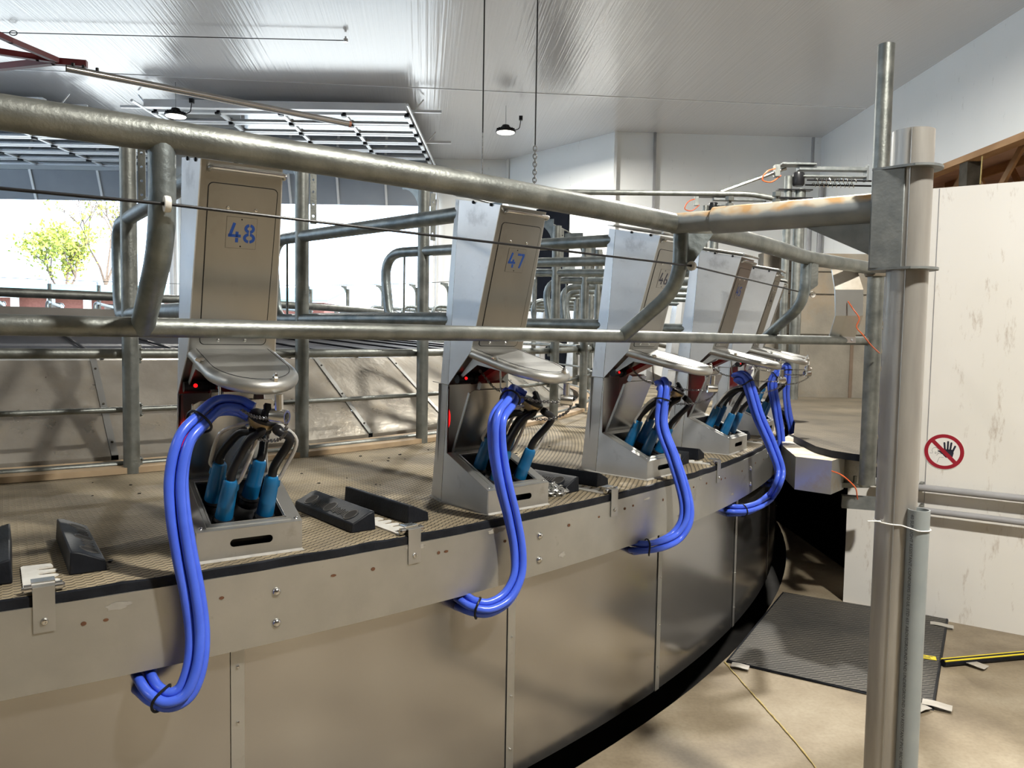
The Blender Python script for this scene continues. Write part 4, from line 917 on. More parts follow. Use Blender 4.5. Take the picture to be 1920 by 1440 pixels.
# ================================================================ SMALL THINGS ON THE DECK
def wedge(th, side):
    """ribbed rubber block, r 7.63..8.05, ridge on one side"""
    root = empty('rubber_block', pol(7.845, th, MT), th)
    L_ = .425; w = .088; s = side      # side=+1: high edge toward +v
    prof = [(-.044 * s, 0), (.044 * s, 0), (.040 * s, .062), (.020 * s, .058), (-.040 * s, .030)]
    if s < 0: prof = prof[::-1]
    n_ = 5; V = [(x, y, z) for x in (-L_ / 2, L_ / 2) for y, z in prof]
    mb = MB(); mb.add(V, [tuple(range(n_ - 1, -1, -1)), tuple(range(n_, 2 * n_))] + [(i, (i + 1) % n_, (i + 1) % n_ + n_, i + n_) for i in range(n_)], 0, False)
    mb.build('body', 'rubber', root, bevel=.004)
    a = Vector((0, .020 * s, .058)); b_ = Vector((0, -.040 * s, .030)); d = (b_ - a).normalized(); up = Vector((1, 0, 0)).cross(d); up = up if up.z > 0 else -up; c = (a + b_) / 2
    for x in (-.145, 0, .145):
        m4 = Matrix.Translation(c + Vector((x, 0, 0)) + up * .0006) @ Matrix((( 1, 0, 0), (0, d.y, up.y), (0, d.z, up.z))).transposed().transposed().to_4x4() @ Matrix.Diagonal((.9, .95, 1, 1))
        mb = MB(); mb.lathe([(.0285, -.001), (.0275, .0012), (.0255, .0014), (.0235, .0008)], 24, m4, mi=1, caps=False); mb.lathe([(.0240, .0009), (.0001, .0007)], 24, m4, caps=False); mb.build('oval_pocket', ['pit', 'rubber_top'], root)
    for x0 in (-.118, .028):
        mb = MB()
        for q_ in range(9): mb.box(c + Vector((x0 + q_ * .0115, 0, 0)) + d * .004 + up * .0008, (.0045, .020 + .006 * ((q_ * 7) % 3), .0016), Matrix.Rotation(math.atan2(d.z, d.y) if s > 0 else math.atan2(-d.z, -d.y), 3, 'X'))
        mb.build('raised_lettering', 'rubber_top', root)
    return freeze(root)
kname = {-1: 'left of the tower marked 48', 0: 'between towers 48 and 47', 1: 'between towers 47 and 46', 2: 'between towers 46 and 45', 3: 'between the fourth and fifth towers'}
wl = wedge(-.8740, 1); wr = wedge(-.8480, -1)
for k in (-1, 0, 1, 2, 3):
    for src, th, w in ((wl, -.8740, 'left'), (wr, -.8480, 'right')):
        t = th + k * DTH; lb = 'black wedge-shaped rubber block, %s one of the pair %s' % (w, kname[k])
        if k == 0: src['label'] = lb; src['category'] = 'rubber block'; src['group'] = 'rubber blocks on the deck'
for k in (-1, 1, 2, 3):
    for src, th, w in ((wl, -.8740, 'left'), (wr, -.8480, 'right')):
        dup(src, pol(7.845, th + k * DTH, MT), th + k * DTH, 'black wedge-shaped rubber block, %s one of the pair %s' % (w, kname[k]))
def comb():
    root = empty('hinged_comb', (0, 0, 0))
    # white notched plate, local x radial
    mb = MB(); y0 = -.040; y1 = .040; out = [(.005, y0), (.005, y1)]
    for q_ in range(4):
        xs = -.045 - q_ * .047; out += [(xs + .018, y1), (xs + .012, y1 - .006), (xs + .006, -.002), (xs - .004, -.006), (xs - .016, .0), (xs - .020, y1 - .008)]
    out += [(-.235, y1 - .012), (-.24, y0 + .006), (-.234, y0)]
    mb.sheet(out[::-1], (0, 0, .004), (1, 0, 0), (0, 1, 0), -.020); pl = mb.build('notched_plate', 'white_pl', root, bevel=.003)
    for s_ in (-1, 1):
        mb = MB(); mb.tube([(.014, s_ * .040, .014), (.014, s_ * .024, .014)], .0105, 12); mb.build('hinge_knuckle', 'chrome', root)
    mb = MB(); mb.tube([(.014, -.045, .014), (.014, .045, .014)], .005, 10); mb.box((-.004, 0, .026), (.034, .05, .003)); mb.build('hinge_pin', 'chrome', root)
    mb = MB(); mb.box((.022, 0, .020), (.020, .046, .003)); mb.box((.033, 0, -.035), (.003, .046, .11)); mb.build('hinge_strap', 'steel', root)
    mb = MB(); mb.lathe([(.0085, 0), (.0082, .002), (.0065, .005), (.0035, .0055), (.0030, .003), (.0001, .003)], 14, cylm((.0345, 0, -.064), (1, 0, 0))); mb.build('cap_screw', 'chrome', root)
    return freeze(root)
cb = comb(); cb['category'] = 'hinged comb'; cb['group'] = 'white combs hinged to the deck edge'
for k in (-1, 0, 1, 2, 3):
    t = -.8611 + k * DTH; p = pol(R - .0305, t, MT); lb = 'white notched plastic comb on a steel hinge strap, ' + kname[k]
    if k == -1: cb.location = p; cb.rotation_euler = (0, 0, t); cb['label'] = lb
    else: dup(cb, p, t, lb)
# heap of zinc chain against the right side of tower 47's box
mb = MB(); rnd = random.Random(5); pts = []; c0 = pol(8.0, -.7610, MT)
for q_ in range(46):
    a = q_ * 1.05; rr_ = .018 + .048 * abs(math.sin(q_ * .63)); pts.append(c0 + Vector((rr_ * math.cos(a) * 1.1, rr_ * math.sin(a) * 1.0, .010 + .034 * (q_ / 46) * max(0, 1 - rr_ / .07) + rnd.uniform(0, .006))))
chain_mesh(mb, pts, .036, .0034); o = mb.build('chain_heap', 'chain'); tag(o, 'small heap of shiny zinc chain on the mat beside the tower marked 47', 'chain')
# crumbs of dirt on the mat
rnd = random.Random(9)
mb = MB()
for q_ in range(60):
    t = rnd.uniform(-1.05, -.55); r_ = rnd.uniform(6.7, 8.05); s_ = rnd.uniform(.003, .008)
    mb.box(pol(r_, t, MT + s_ * .3), (s_ * 2, s_, s_ * .6), Matrix.Rotation(rnd.uniform(0, 3), 3, 'Z'))
o = mb.build('mat_crumbs', 'pit'); tag(o, 'dark crumbs of rubber and dirt scattered on the deck mat', 'crumbs', None, 'stuff')
# torn mat flaps round the post feet
# ================================================================ GUARD RAIL IN FRONT OF THE PLATFORM
RT = 8.56; ZT = 2.05; RL = 8.32; ZL = 1.657
TALL = Vector((1.985, 4.3, 0))
gr = empty('guard_rail', pol(RL, -.95, 0), 0, 'big curved galvanised guard rail with thick top pipe and thinner lower pipe', 'guard rail')
g0 = gr.location.copy(); G = lambda p: Vector(p) - g0
tend = -.605
mb = MB(); pts = [G(p) for p in arc(RT, -1.35, tend - .03, ZT, 44)]; mb.tube(pts, .0335, 24); mb.build('top_pipe', 'galv', gr)
mb = MB(); pts = [G(p) for p in arc(RL, -1.35, tend + .0, ZL, 44)] + [G(p) for p in (TALL + Vector((-.03, 0, ZL)),)]; mb.tube(pts, .0232, 20); mb.build('lower_pipe', 'galv', gr)
mb = MB(); mb.tube(fillet([G(pol(RT, tend - .06, ZT)), G(pol(RT, tend, ZT)), G(TALL + Vector((0, 0, ZT)))], .1), .0335, 22); mb.build('end_pipe', 'galv', gr)
for i, th in enumerate((-1.163, -.960, -.757, tend)):
    rr = .027 if i < 2 else .026
    mb = MB(); pts = fillet([G(pol(RT, th, ZT - .01)), G(pol(RT, th, 1.835)), G(pol(RL, th + (.02 if i == 3 else 0), ZL))], .13, 12); mb.tube(pts, rr, 18); s_ = mb.build('bent_stanchion', 'galv_blue', gr)
    if i in (1, 2):
        tv = Vector((-math.sin(th), math.cos(th), 0)); rv_ = Vector((math.cos(th), math.sin(th), 0))
        c = pol(RT + .034, th, 1.905); mb = MB(); mb.box(G(pol(RT + .026, th, 1.905)), (.05, .005, .026), Matrix.Rotation(th, 3, 'Z')); mb.build('eyelet_tab', 'galv', gr)
        mb = MB(); mb.lathe([(.0055, -.006), (.016, -.006), (.017, 0), (.016, .006), (.0055, .006), (.0045, 0), (.0055, -.006)], 20, cylm(G(c + rv_ * .012), tv), caps=False); mb.build('eyelet_grommet', 'white_pl', gr)
    if i == 2:
        mb = MB(); mb.sheet([(.0, -.03), (.115, -.028), (.022, -.165), (.0, -.17)], G(pol(RT, th, ZT)), (1, .1, 0), (0, 0, 1), .006); mb.build('gusset', 'galv_blue', gr)
    if i == 3:
        mb = MB(); mb.sheet([(.01, -.02), (.06, -.03), (.06, -.13), (.02, -.16)], G(pol(RT, th, ZT)), (1, .1, 0), (0, 0, 1), .006); mb.build('gusset', 'galv', gr)
# straight dusty pipe to the post
J = pol(RT, -.762, ZT); PST = Vector((1.152, 2.30, 0)); Jd = Vector((PST.x - J.x, PST.y - J.y, 0)); CLA = math.atan2(Jd.y, Jd.x); Jd = Jd - Jd.normalized() * .092
mb = MB(); mb.tube([G(J - Jd.normalized() * .01), G(J + Jd * .36)], .0345, 22); mb.build('straight_pipe', 'dusty', gr)
mb = MB(); mb.tube([G(J + Jd * .22), G(J + Jd)], .0445, 26); mb.build('sleeve', 'dusty', gr)
for f_ in (.30, .54):
    p = J + Jd * f_; mb = MB(); mb.lathe([(.007, .035), (.007, .060), (.014, .061), (.014, .075), (.0001, .076)], 6, Matrix.Translation(G(p))); mb.lathe([(.013, .040), (.013, .052), (.0001, .052)], 6, Matrix.Translation(G(p))); mb.build('set_bolt', 'galv', gr)
mb = MB(); d_ = Jd.normalized(); pe = J + Jd
mb.sheet([(0, -.04), (-.20, -.045), (0, -.145)], G(pe), d_, (0, 0, 1), .006); mb.build('end_gusset', 'bracket', gr)
# pull cord threaded through the eyelets
e1 = pol(RT + .046, -.960, 1.905); e2 = pol(RT + .046, -.757, 1.905); e3 = aty(1519, 552, 4.08); e0 = pol(RT + .046, -1.163, 1.915)
mb = MB(); mb.tube([e0, e1, e2, e3], .0034, 8); o = mb.build('pull_cord', 'black'); tag(o, 'long thin black pull cord threaded through eyelets along the guard rail', 'cord')
mb = MB(); mb.lathe([(.006, -.005), (.016, -.005), (.017, 0), (.016, .005), (.006, .005), (.006, -.005)], 18, cylm(e3 + Vector((.012, 0, 0)), (.3, -1, 0)), caps=False); o = mb.build('cord_end_ring', 'white_pl')
tag(o, 'small white ring holding the far end of the black pull cord', 'ring')

# ================================================================ POST, TUBE AND CLAMP AT THE RIGHT
post = empty('steel_post', PST, 0, 'thick grey steel floor post in the right foreground, open at the top', 'post')
mb = MB(); rr = .0565; mb.lathe([(rr, 0), (rr, 2.262), (rr - .004, 2.262), (rr - .004, 2.0)], 40, caps=False); mb.lathe([(rr - .004, 2.0), (.0001, 2.0)], 40, caps=False); mb.build('tube', 'post', post)
mb = MB(); mb.tube([(-.030, -.050, 0.0), (-.030, -.050, 2.26)], .0015, 4); mb.build('weld_line', 'steel', post)
clp = empty('post_clamp', PST + Vector((0, 0, 1.84)), CLA, 'galvanised box clamp with two rings round the thick grey post', 'clamp')
mb = MB(); zt = 2.150 - 1.84; zb = 1.865 - 1.84; h_ = zt - zb
for z in (zt, zb - .004):
    out = [(.080 * math.cos(a), .080 * math.sin(a)) for a in [PI * 1.52 + (2 * PI - .62) * q_ / 30 - .95 for q_ in range(31)]]
    ol = [(-.096, -.056), (.02, -.075)] + [(.082 * math.cos(a), .080 * math.sin(a)) for a in [-PI * .42 + (PI * .9) * q_ / 16 for q_ in range(17)]] + [(-.096, .052)]
    il = [(.0575 * math.cos(a), .0575 * math.sin(a)) for a in [2 * PI * q_ / 28 for q_ in range(28)]]
    mb = MB(); mb.sheet(ol, (0, 0, z), (1, 0, 0), (0, 1, 0), .007, holes=[il]); mb.build('clamp_ring', 'bracket', clp)
mb = MB(); mb.box((-.093, 0, (zt + zb) / 2), (.006, .112, h_)); mb.box((-.050, -.0585, (zt + zb) / 2), (.088, .006, h_), Matrix.Rotation(-.04, 3, 'Z')); mb.box((-.05, .052, (zt + zb) / 2), (.088, .006, h_)); mb.build('clamp_box', 'bracket', clp, bevel=.003)
pv = empty('pvc_conduit', (0, 0, 0), 0, 'shorter grey plastic conduit tied to the right side of the thick post', 'conduit')
PV = aty(1723, 955, 2.235); pv.location = (PV.x, PV.y, 0); ztop = PV.z
mb = MB(); mb.lathe([(.0302, 0), (.0302, ztop), (.0268, ztop), (.0268, ztop - .25)], 32, caps=False); mb.lathe([(.0268, ztop - .25), (.0001, ztop - .25)], 32, caps=False); mb.build('tube', 'pvc', pv)
# printed line on the conduit
def wrap_text(s_, size, name, mat, parent, r, ang, z0, down=True):
    cu = bpy.data.curves.new(name, 'FONT'); cu.body = s_; cu.size = size; cu.extrude = 0; cu.resolution_u = 2
    to = bpy.data.objects.new(name, cu); COL.objects.link(to); dg = bpy.context.evaluated_depsgraph_get(); me = to.evaluated_get(dg).to_mesh()
    vs = [v.co.copy() for v in me.vertices]; fs = [tuple(p.vertices) for p in me.polygons]; to.to_mesh_clear(); bpy.data.objects.remove(to); bpy.data.curves.remove(cu)
    V = []
    for v in vs:      # text runs down the tube, letters lie across it
        a = ang + v.y / r; V.append(Vector(((r + .0004) * math.cos(a), (r + .0004) * math.sin(a), z0 - v.x)))
    mb = MB(); mb.add(V, fs, 0, False); return mb.build(name, mat, parent)
wrap_text('40 SUNLIGHT RESISTANT CONFORMS TO UL STD 651 ABOVEGROUND AND UNDERGROUND SUN RESISTANT PVC 90C WIRE MADE IN USA 10 FT', .0135, 'printed_line', 'print', pv, .0302, math.radians(-158), ztop - .012)
zt_ = aty(1690, 997, 2.2); mb = MB(); cx = [(PST.x, PST.y, .0585), (PV.x, PV.y, .0325)]
band = []
for a in [math.radians(100 + 160 * q_ / 14) for q_ in range(15)]: band.append(Vector((PST.x + .0585 * math.cos(a), PST.y + .0585 * math.sin(a), zt_.z + .008)))
for a in [math.radians(246 + 180 * q_ / 14) for q_ in range(15)]: band.append(Vector((PV.x + .0325 * math.cos(a), PV.y + .0325 * math.sin(a), zt_.z + .001)))
tie = empty('cable_tie', (PST.x, PST.y, zt_.z), 0, 'white cable tie round the thick post and the grey conduit', 'cable tie')
mb = MB(); mb.tube([p - tie.location for p in band], .0022, 6, closed=True); mb.build('band', 'zip', tie)
mb = MB(); q0 = Vector((PST.x - .055, PST.y - .02, zt_.z + .010)) - tie.location; mb.tube([q0, q0 + Vector((-.02, -.01, .003)), q0 + Vector((-.045, -.015, .004))], [.0035, .0022, .0016], 6); mb.build('tail', 'zip', tie)

# tall thin galvanised post behind the clamp
tp_ = empty('tall_post', (TALL.x, TALL.y, 0.86), 0, 'tall slim mottled galvanised post just behind the thick grey post', 'post')
mb = MB(); mb.lathe([(.043, 0), (.043, 2.39), (.040, 2.39), (.040, 2.2)], 28, caps=False); mb.lathe([(.040, 2.2), (.0001, 2.2)], 28, caps=False); mb.build('tube', 'galv', tp_)
mb = MB()
rnd = random.Random(12)
for q_ in range(7):
    z = rnd.uniform(.1, 1.25); mb.lathe([(.0001, -.02), (.008, -.01), (.010, 0), (.007, .012), (.0001, .02)], 8, Matrix.Translation((.034, -.018, z)) @ Matrix.Diagonal((1, 1, rnd.uniform(.5, 1.6), 1)))
mb.lathe([(.055, 1.15), (.062, 1.17), (.060, 1.21), (.05, 1.23)], 16); mb.build('cement_splashes', 'conc_wall', tp_)
# folded aluminium cover hung between the two pipes
Y4 = 4.2
cv = empty('sensor_cover', aty(1590, 632, Y4), 0, 'folded bright sheet metal cover hanging between the two guard rail pipes, orange wire in it', 'cover')
K = [(aty(1560, 505, Y4), aty(1607, 505, Y4)), (aty(1566, 543, Y4 - .09), aty(1619, 543, Y4 - .09)), (aty(1567, 592, Y4 - .09), aty(1618, 592, Y4 - .09)), (aty(1555, 632, Y4 + .0), aty(1602, 636, Y4 + .0))]
mb = MB(); V = [p - cv.location for pr in K for p in pr]; V += [v + Vector((0, .012, 0)) for i, v in enumerate(list(V))]
F = []
for i in range(3): F.append((2 * i, 2 * i + 1, 2 * i + 3, 2 * i + 2)); F.append((8 + 2 * i, 8 + 2 * i + 2, 8 + 2 * i + 3, 8 + 2 * i + 1)); F.append((2 * i, 2 * i + 2, 8 + 2 * i + 2, 8 + 2 * i)); F.append((2 * i + 1, 8 + 2 * i + 1, 8 + 2 * i + 3, 2 * i + 3))
F += [(0, 8, 9, 1), (6, 7, 15, 14)]
mb.add(V, F, 0, False); 
for i in (0, 1, 2, 3): mb.mi[i] = 1 if i == 0 else 0
mb.build('folded_sheet', ['guard', 'dusty_top'], cv)
for (a, b_, dy) in ((1557, 498, 0), (1555, 637, 0)):
    p = aty(a + 24, b_, Y4 - .004) - cv.location; mb = MB(); mb.box(p, (.145, .008, .032), Matrix.Rotation(0, 3, 'Y')); ta = mb.build('fixing_tab', 'guard', cv)
    for s_ in (-.05, .05): mb = MB(); mb.lathe([(.006, 0), (.006, .004), (.0001, .005)], 10, cylm(p + Vector((s_, -.004, 0)), (0, -1, 0))); mb.build('tab_bolt', 'conduit', ta)
def wire(pxs, name, lb):
    pts = smooth_path([aty(x, y, Y) for x, y, Y in pxs], 5); mb = MB(); mb.tube(pts, .0032, 8); o = mb.build(name, 'orange'); tag(o, lb, 'cable', 'orange cables')
wire([(1590, 565, 4.1), (1600, 580, 4.06), (1611, 597, 4.05), (1606, 613, 4.06), (1618, 628, 4.06), (1634, 648, 4.1), (1649, 662, 4.2)], 'orange_cable', 'orange cable running from the folded metal cover to the wall at right')
wire([(1559, 883, 3.72), (1575, 889, 3.70), (1590, 900, 3.7), (1604, 915, 3.7), (1607, 930, 3.72), (1608, 936, 3.75)], 'orange_cable', 'orange cable curling out of the big folded guard under the bridge mat')

# ---------------------------------------------------------------- bridge at the exit, its mat and sheet guard
bp_ = [pol(8.265, a, 0) for a in (-.47, -.43, -.39, -.33, -.25, -.15, -.05, .01)]
def flat(pts, z0, z1, name, mats, lb, cat, kind=None):
    mb = MB(); n_ = len(pts); V = [Vector((p.x, p.y, z0)) for p in pts] + [Vector((p.x, p.y, z1)) for p in pts]
    mb.add(V, [tuple(reversed(range(n_))), tuple(range(n_, 2 * n_))] + [(i, (i + 1) % n_, (i + 1) % n_ + n_, i + n_) for i in range(n_)], 0, False)
    mb.mi = [1 if len(mats) > 1 and i != 1 else 0 for i in range(len(mb.mi))]
    o = mb.build(name, mats); tag(o, lb, cat, None, kind); return o
be = [atz(1632, 856, 1.02), atz(1600, 852, 1.02), atz(1560, 846, 1.02), atz(1530, 838, 1.02), atz(1505, 826, 1.02), atz(1488, 818, 1.02)]
inner = [p for p in bp_ if p.y > be[-1].y + .12]
out_ = [Vector((6.2, 8.75, 0)), Vector((6.2, 5.0, 0)), Vector((3.0, 4.45, 0)), Vector((2.06, 4.98, 0)) + wd * .0]
ring_ = [be[0]] + be[1:] + inner + [Vector((2.6, 8.75, 0))] + [Vector((6.0, 8.75, 0)), Vector((6.0, 5.2, 0)), Vector((2.42, 5.2, 0))] + [Vector((2.22, 4.95, 0))]
ring_ = ring_[:-1] + [WA + wd * .16 + Vector((.05, .12, 0))]
flat([Vector((p.x, p.y, 0)) for p in ring_][::-1], .985, 1.024, 'bridge_mat', ['bridge_mat', 'rubber'], 'brown moulded rubber mat on the exit bridge with ragged black front edge', 'mat')
flat([Vector((p.x + (.10 if p.x < 3 else 0), p.y + (.40 if p.y < 5.3 else 0), 0)) for p in ring_][::-1], .86, .984, 'bridge_slab', ['pit'], 'concrete slab of the exit bridge beneath the brown mat', 'slab')  # near-black colour carries the shade under the bridge
# sheet metal guard box under the mat edge
Z1 = .982
tp = [atz(1464, 822, Z1), atz(1468, 836, Z1), atz(1492, 856, Z1), atz(1560, 864, Z1), atz(1584, 856, Z1), atz(1633, 862, Z1), atz(1634, 850, Z1), atz(1560, 838, Z1), atz(1490, 812, Z1)]
gd = empty('edge_guard', Vector((tp[2].x, tp[2].y, .8)), 0, 'big folded bright steel guard box beneath the front edge of the bridge mat', 'guard')
gl_ = gd.location
def zb_at(p, y): return .80
mb = MB(); bz = .790; n_ = len(tp)
V = [p - gl_ for p in tp] + [Vector((p.x, p.y, bz if i in (1, 2, 3, 4) else bz + .03)) - gl_ for i, p in enumerate(tp)]
mb.add(V, [tuple(range(n_))] + [(i, i + 1, i + 1 + n_, i + n_) for i in range(0, 4)] , 0, False); mb.mi[0] = 1
mb.build('folded_box', ['guard', 'dusty_top'], gd)
a = tp[4] - gl_; b_ = tp[5] - gl_; off = Vector((0, .05, 0))
mb = MB(); mb.add([a + off, b_ + off, b_ + off + Vector((0, 0, -.155)), a + off + Vector((0, 0, -.155))], [(0, 1, 2, 3)], 0, False); mb.build('rear_plate', 'fascia', gd)
mb = MB(); p = a + off; mb.box(p + Vector((.05, -.02, -.165)), (.20, .10, .03)); mb.tube([p + Vector((-.04, -.03, -.175)), p + Vector((.05, -.03, -.175))], .014, 12); mb.box(p + Vector((.075, -.06, -.13)), (.045, .02, .04)); mb.build('latch', 'galv', gd, bevel=.003)
bm_ = [aty(1560, 945, 3.98), aty(1640, 950, 4.30)]
A = aty(1578, 938, 4.62); B = aty(1645, 946, 4.56); mb = MB(); mb.box((A + B) / 2, ((B - A).length, .05, .075), Matrix.Rotation(math.atan2(B.y - A.y, B.x - A.x), 3, 'Z')); o = mb.build('bridge_beam', 'bracket'); tag(o, 'grey steel channel across under the bridge, above the small white wall panel', 'beam')
# white plinth panel below it is part of wall_front
mb = MB(); p = WA + wd * .18 - wn * -.03; mb.box((p.x, p.y, 1.55), (.05, .05, 1.3)); o = mb.build('cable_channel', 'conduit'); tag(o, 'slim grey channel standing beside the end of the white partition', 'channel')

# ---------------------------------------------------------------- partition: conduits, sign
def wl_pt(x, y, off=0.): return atp(x, y, WA + wn * off, wn)
for nm, a_, b_, r_, lb in (('wall_conduit', (1640, 905), (1920, 935), .021, 'upper grey conduit pipe running along the white partition'), ('wall_conduit', (1700, 953), (1920, 980), .019, 'lower grey conduit pipe running along the white partition')):
    A = wl_pt(*a_, .06); B = wl_pt(*b_, .06); B = A + (B - A) * 3; B.z = A.z + (B.z - A.z) / 8; 
    root = empty(nm, A, 0, lb, 'conduit', 'grey conduits on the white partition'); mb = MB(); mb.tube([Vector((0, 0, 0)), B - A], r_, 16); mb.build('pipe', 'conduit', root)
    p = wl_pt(1728, 912 if r_ > .02 else 953, .03); q_ = p - A
    mb = MB(); mb.box(q_, (.022, .07, .05), Matrix.Rotation(math.atan2(wd.y, wd.x), 3, 'Z')); mb.build('wall_clip', 'galv', root, bevel=.003)
sg = empty('prohibition_sign', wl_pt(1770, 847, .002), math.atan2(wd.y, wd.x), 'round red and white no-entry sign with a black raised hand on the white partition', 'sign')
SR = .104; mb = MB()
circ = lambda r_, n_=48: [(r_ * math.cos(2 * PI * q_ / n_), r_ * math.sin(2 * PI * q_ / n_)) for q_ in range(n_)]
SX = (1, 0, 0); SY = (0, 0, 1)                                     # local: x along the wall, -y toward the room
mb.sheet(circ(SR * 1.02), (0, 0, 0), SX, SY, .001); mb.build('disc', 'white_sign', sg)
mb = MB(); mb.sheet(circ(SR), (0, -.0003, 0), SX, SY, .0012, holes=[circ(SR * .80)]); mb.build('red_ring', 'red_sign', sg)
mb = MB(); c45 = math.sqrt(.5); w_ = .011; Lb = SR * .84
mb.sheet([(-Lb * c45 - w_ * c45, Lb * c45 - w_ * c45), (Lb * c45 - w_ * c45, -Lb * c45 - w_ * c45), (Lb * c45 + w_ * c45, -Lb * c45 + w_ * c45), (-Lb * c45 + w_ * c45, Lb * c45 + w_ * c45)], (0, -.0012, 0), SX, SY, .0006); mb.build('red_slash', 'red_sign', sg)
mb = MB()
def cap(mb, a, b_, w): 
    a = Vector(a); b_ = Vector(b_); d = (b_ - a).normalized(); an = math.atan2(d.y, d.x); pts = [(b_.x + w * math.cos(an + t), b_.y + w * math.sin(an + t)) for t in [-PI / 2 + PI * q_ / 8 for q_ in range(9)]] + [(a.x + w * math.cos(an + t), a.y + w * math.sin(an + t)) for t in [PI / 2 + PI * q_ / 8 for q_ in range(9)]]
    mb.sheet(pts, (0, -.0002, 0), SX, SY, .0010)
for a_, b_ in (((.004, .012), (.000, .052)), ((.018, .012), (.019, .060)), ((.031, .010), (.036, .054)), ((.043, .002), (.056, .036))): cap(mb, a_, b_, .0052)
cap(mb, (.012, -.024), (-.026, .002), .0045)
mb.sheet([(-.002, .016), (.048, .016), (.050, -.006), (.046, -.026), (.030, -.034), (.010, -.034), (-.004, -.020)], (0, -.0002, 0), SX, SY, .0010); mb.build('black_hand', 'black_paint', sg)
mb = MB(); lw = .0009
def ln(pts): mb.tube([Vector((x, -.0008, y)) for x, y in pts], lw, 5)
ln([(-.046 + .017 * math.cos(t), .004 + .017 * math.sin(t)) for t in [math.radians(30 + 190 * q_ / 12) for q_ in range(13)]] + [(-.060, -.014), (-.075, -.014)])
ln([(-.033, .012), (-.031, -.006), (-.032, -.020), (-.040, -.024)]); ln([(-.043 + .004 * math.cos(t), -.010 + .006 * math.sin(t)) for t in [2 * PI * q_ / 10 for q_ in range(11)]])
ln([(-.032, -.014), (-.006, -.014)]); ln([(.0, -.034), (-.022, -.034), (-.034, -.068)]); ln([(-.028, .004), (-.010, .004)]); mb.build('line_figure', 'black_paint', sg)

# ---------------------------------------------------------------- floor things
fm = [Vector((1.79, 4.99, 0)), Vector((1.13, 3.90, 0)), Vector((1.92, 3.42, 0)), Vector((2.62, 4.56, 0))]
o = flat(fm, .0, .014, 'floor_mat', ['floor_mat', 'rubber'], 'black ribbed anti-fatigue mat on the concrete floor beside the pit', 'mat')
rim = MB(); rim.tube([p + Vector((0, 0, .007)) for p in fm], .010, 6, closed=True); rim.build('mat_border', 'rubber', o)
def tape(px, ang, L_, w_, lb, bendz=.006):
    p = atz(*px, .016); mb = MB(); V = []; n_ = 6
    for q_ in range(n_ + 1):
        x = -L_ / 2 + L_ * q_ / n_; z = bendz * .45 * math.sin(q_ * .8)
        V += [Vector((x, -w_ / 2, z)), Vector((x, w_ / 2, z + .002)), Vector((x, -w_ / 2, z + .0015)), Vector((x, w_ / 2, z + .0035))]
    F = []
    for q_ in range(n_): a = 4 * q_; F += [(a, a + 4, a + 5, a + 1), (a + 2, a + 3, a + 7, a + 6)]
    mb.add(V, F); o = mb.build('tape_strip', 'tape', None, p); o.rotation_euler = (0, 0, ang); tag(o, lb, 'tape', 'silver tape strips on the floor')
tape((1388, 1249), -.4, .085, .05, 'pale tape strip at the near left corner of the black floor mat')
tape((1757, 1322), -.55, .12, .06, 'crumpled silver tape at the near right corner of the black floor mat')
tape((1726, 1326), .5, .08, .06, 'bent scrap of tape beside the near right mat corner, partly behind the grey conduit')
tape((1766, 1172), -.5, .12, .05, 'silver tape strip at the far right corner of the black floor mat')
tape((1822, 1243), -.9, .14, .06, 'silver tape strip across the yellow striped hose on the floor')
A = atz(1768, 1243, .02); B = atz(1920, 1229, .02); B = A + (B - A) * 1.35
hz = empty('striped_hose', A, 0, 'flat black hose with two yellow stripes on the floor at the right edge', 'hose')
mb = MB(); d_ = (B - A); nn_ = Vector((-d_.y, d_.x, 0)).normalized(); mb.tube([Vector((0, 0, 0)), d_], .019, 12); mb.build('hose', 'rubber', hz)
for s_ in (-1, 1): mb = MB(); mb.tube([nn_ * s_ * .014 + Vector((0, 0, .014)), d_ + nn_ * s_ * .014 + Vector((0, 0, .014))], .0045, 6); mb.build('yellow_stripe', 'yellow', hz)
p = atz(1738, 1232, .017); mb = MB(); mb.box((0, 0, 0), (.085, .05, .002)); lb_ = mb.build('mat_label', 'yellow', None, p); lb_.rotation_euler = (0, 0, -.4); tag(lb_, 'small yellow printed label lying on the black floor mat', 'label')
mb = MB(); 
for q_, (x, y, w_) in enumerate(((-.02, .012, .03), (.018, .012, .02), (-.01, 0, .05), (.0, -.013, .035))): mb.box((x, y, .0012), (w_, .005, .0008))
mb.build('label_print', 'print', lb_)
pts = smooth_path([atz(1359, 1241, .004), atz(1395, 1283, .004), atz(1440, 1333, .004), atz(1480, 1378, .004), atz(1530, 1440, .004), atz(1590, 1520, .004)], 8)
rnd = random.Random(3); pts = [p + Vector((rnd.uniform(-.002, .002), rnd.uniform(-.002, .002), 0)) for p in pts]
mb = MB(); mb.tube(pts, [rnd.uniform(.002, .0045) for _ in pts], 6); o = mb.build('straw_twine', 'rope'); tag(o, 'frayed straw coloured twine lying on the concrete floor from the mat corner', 'twine')

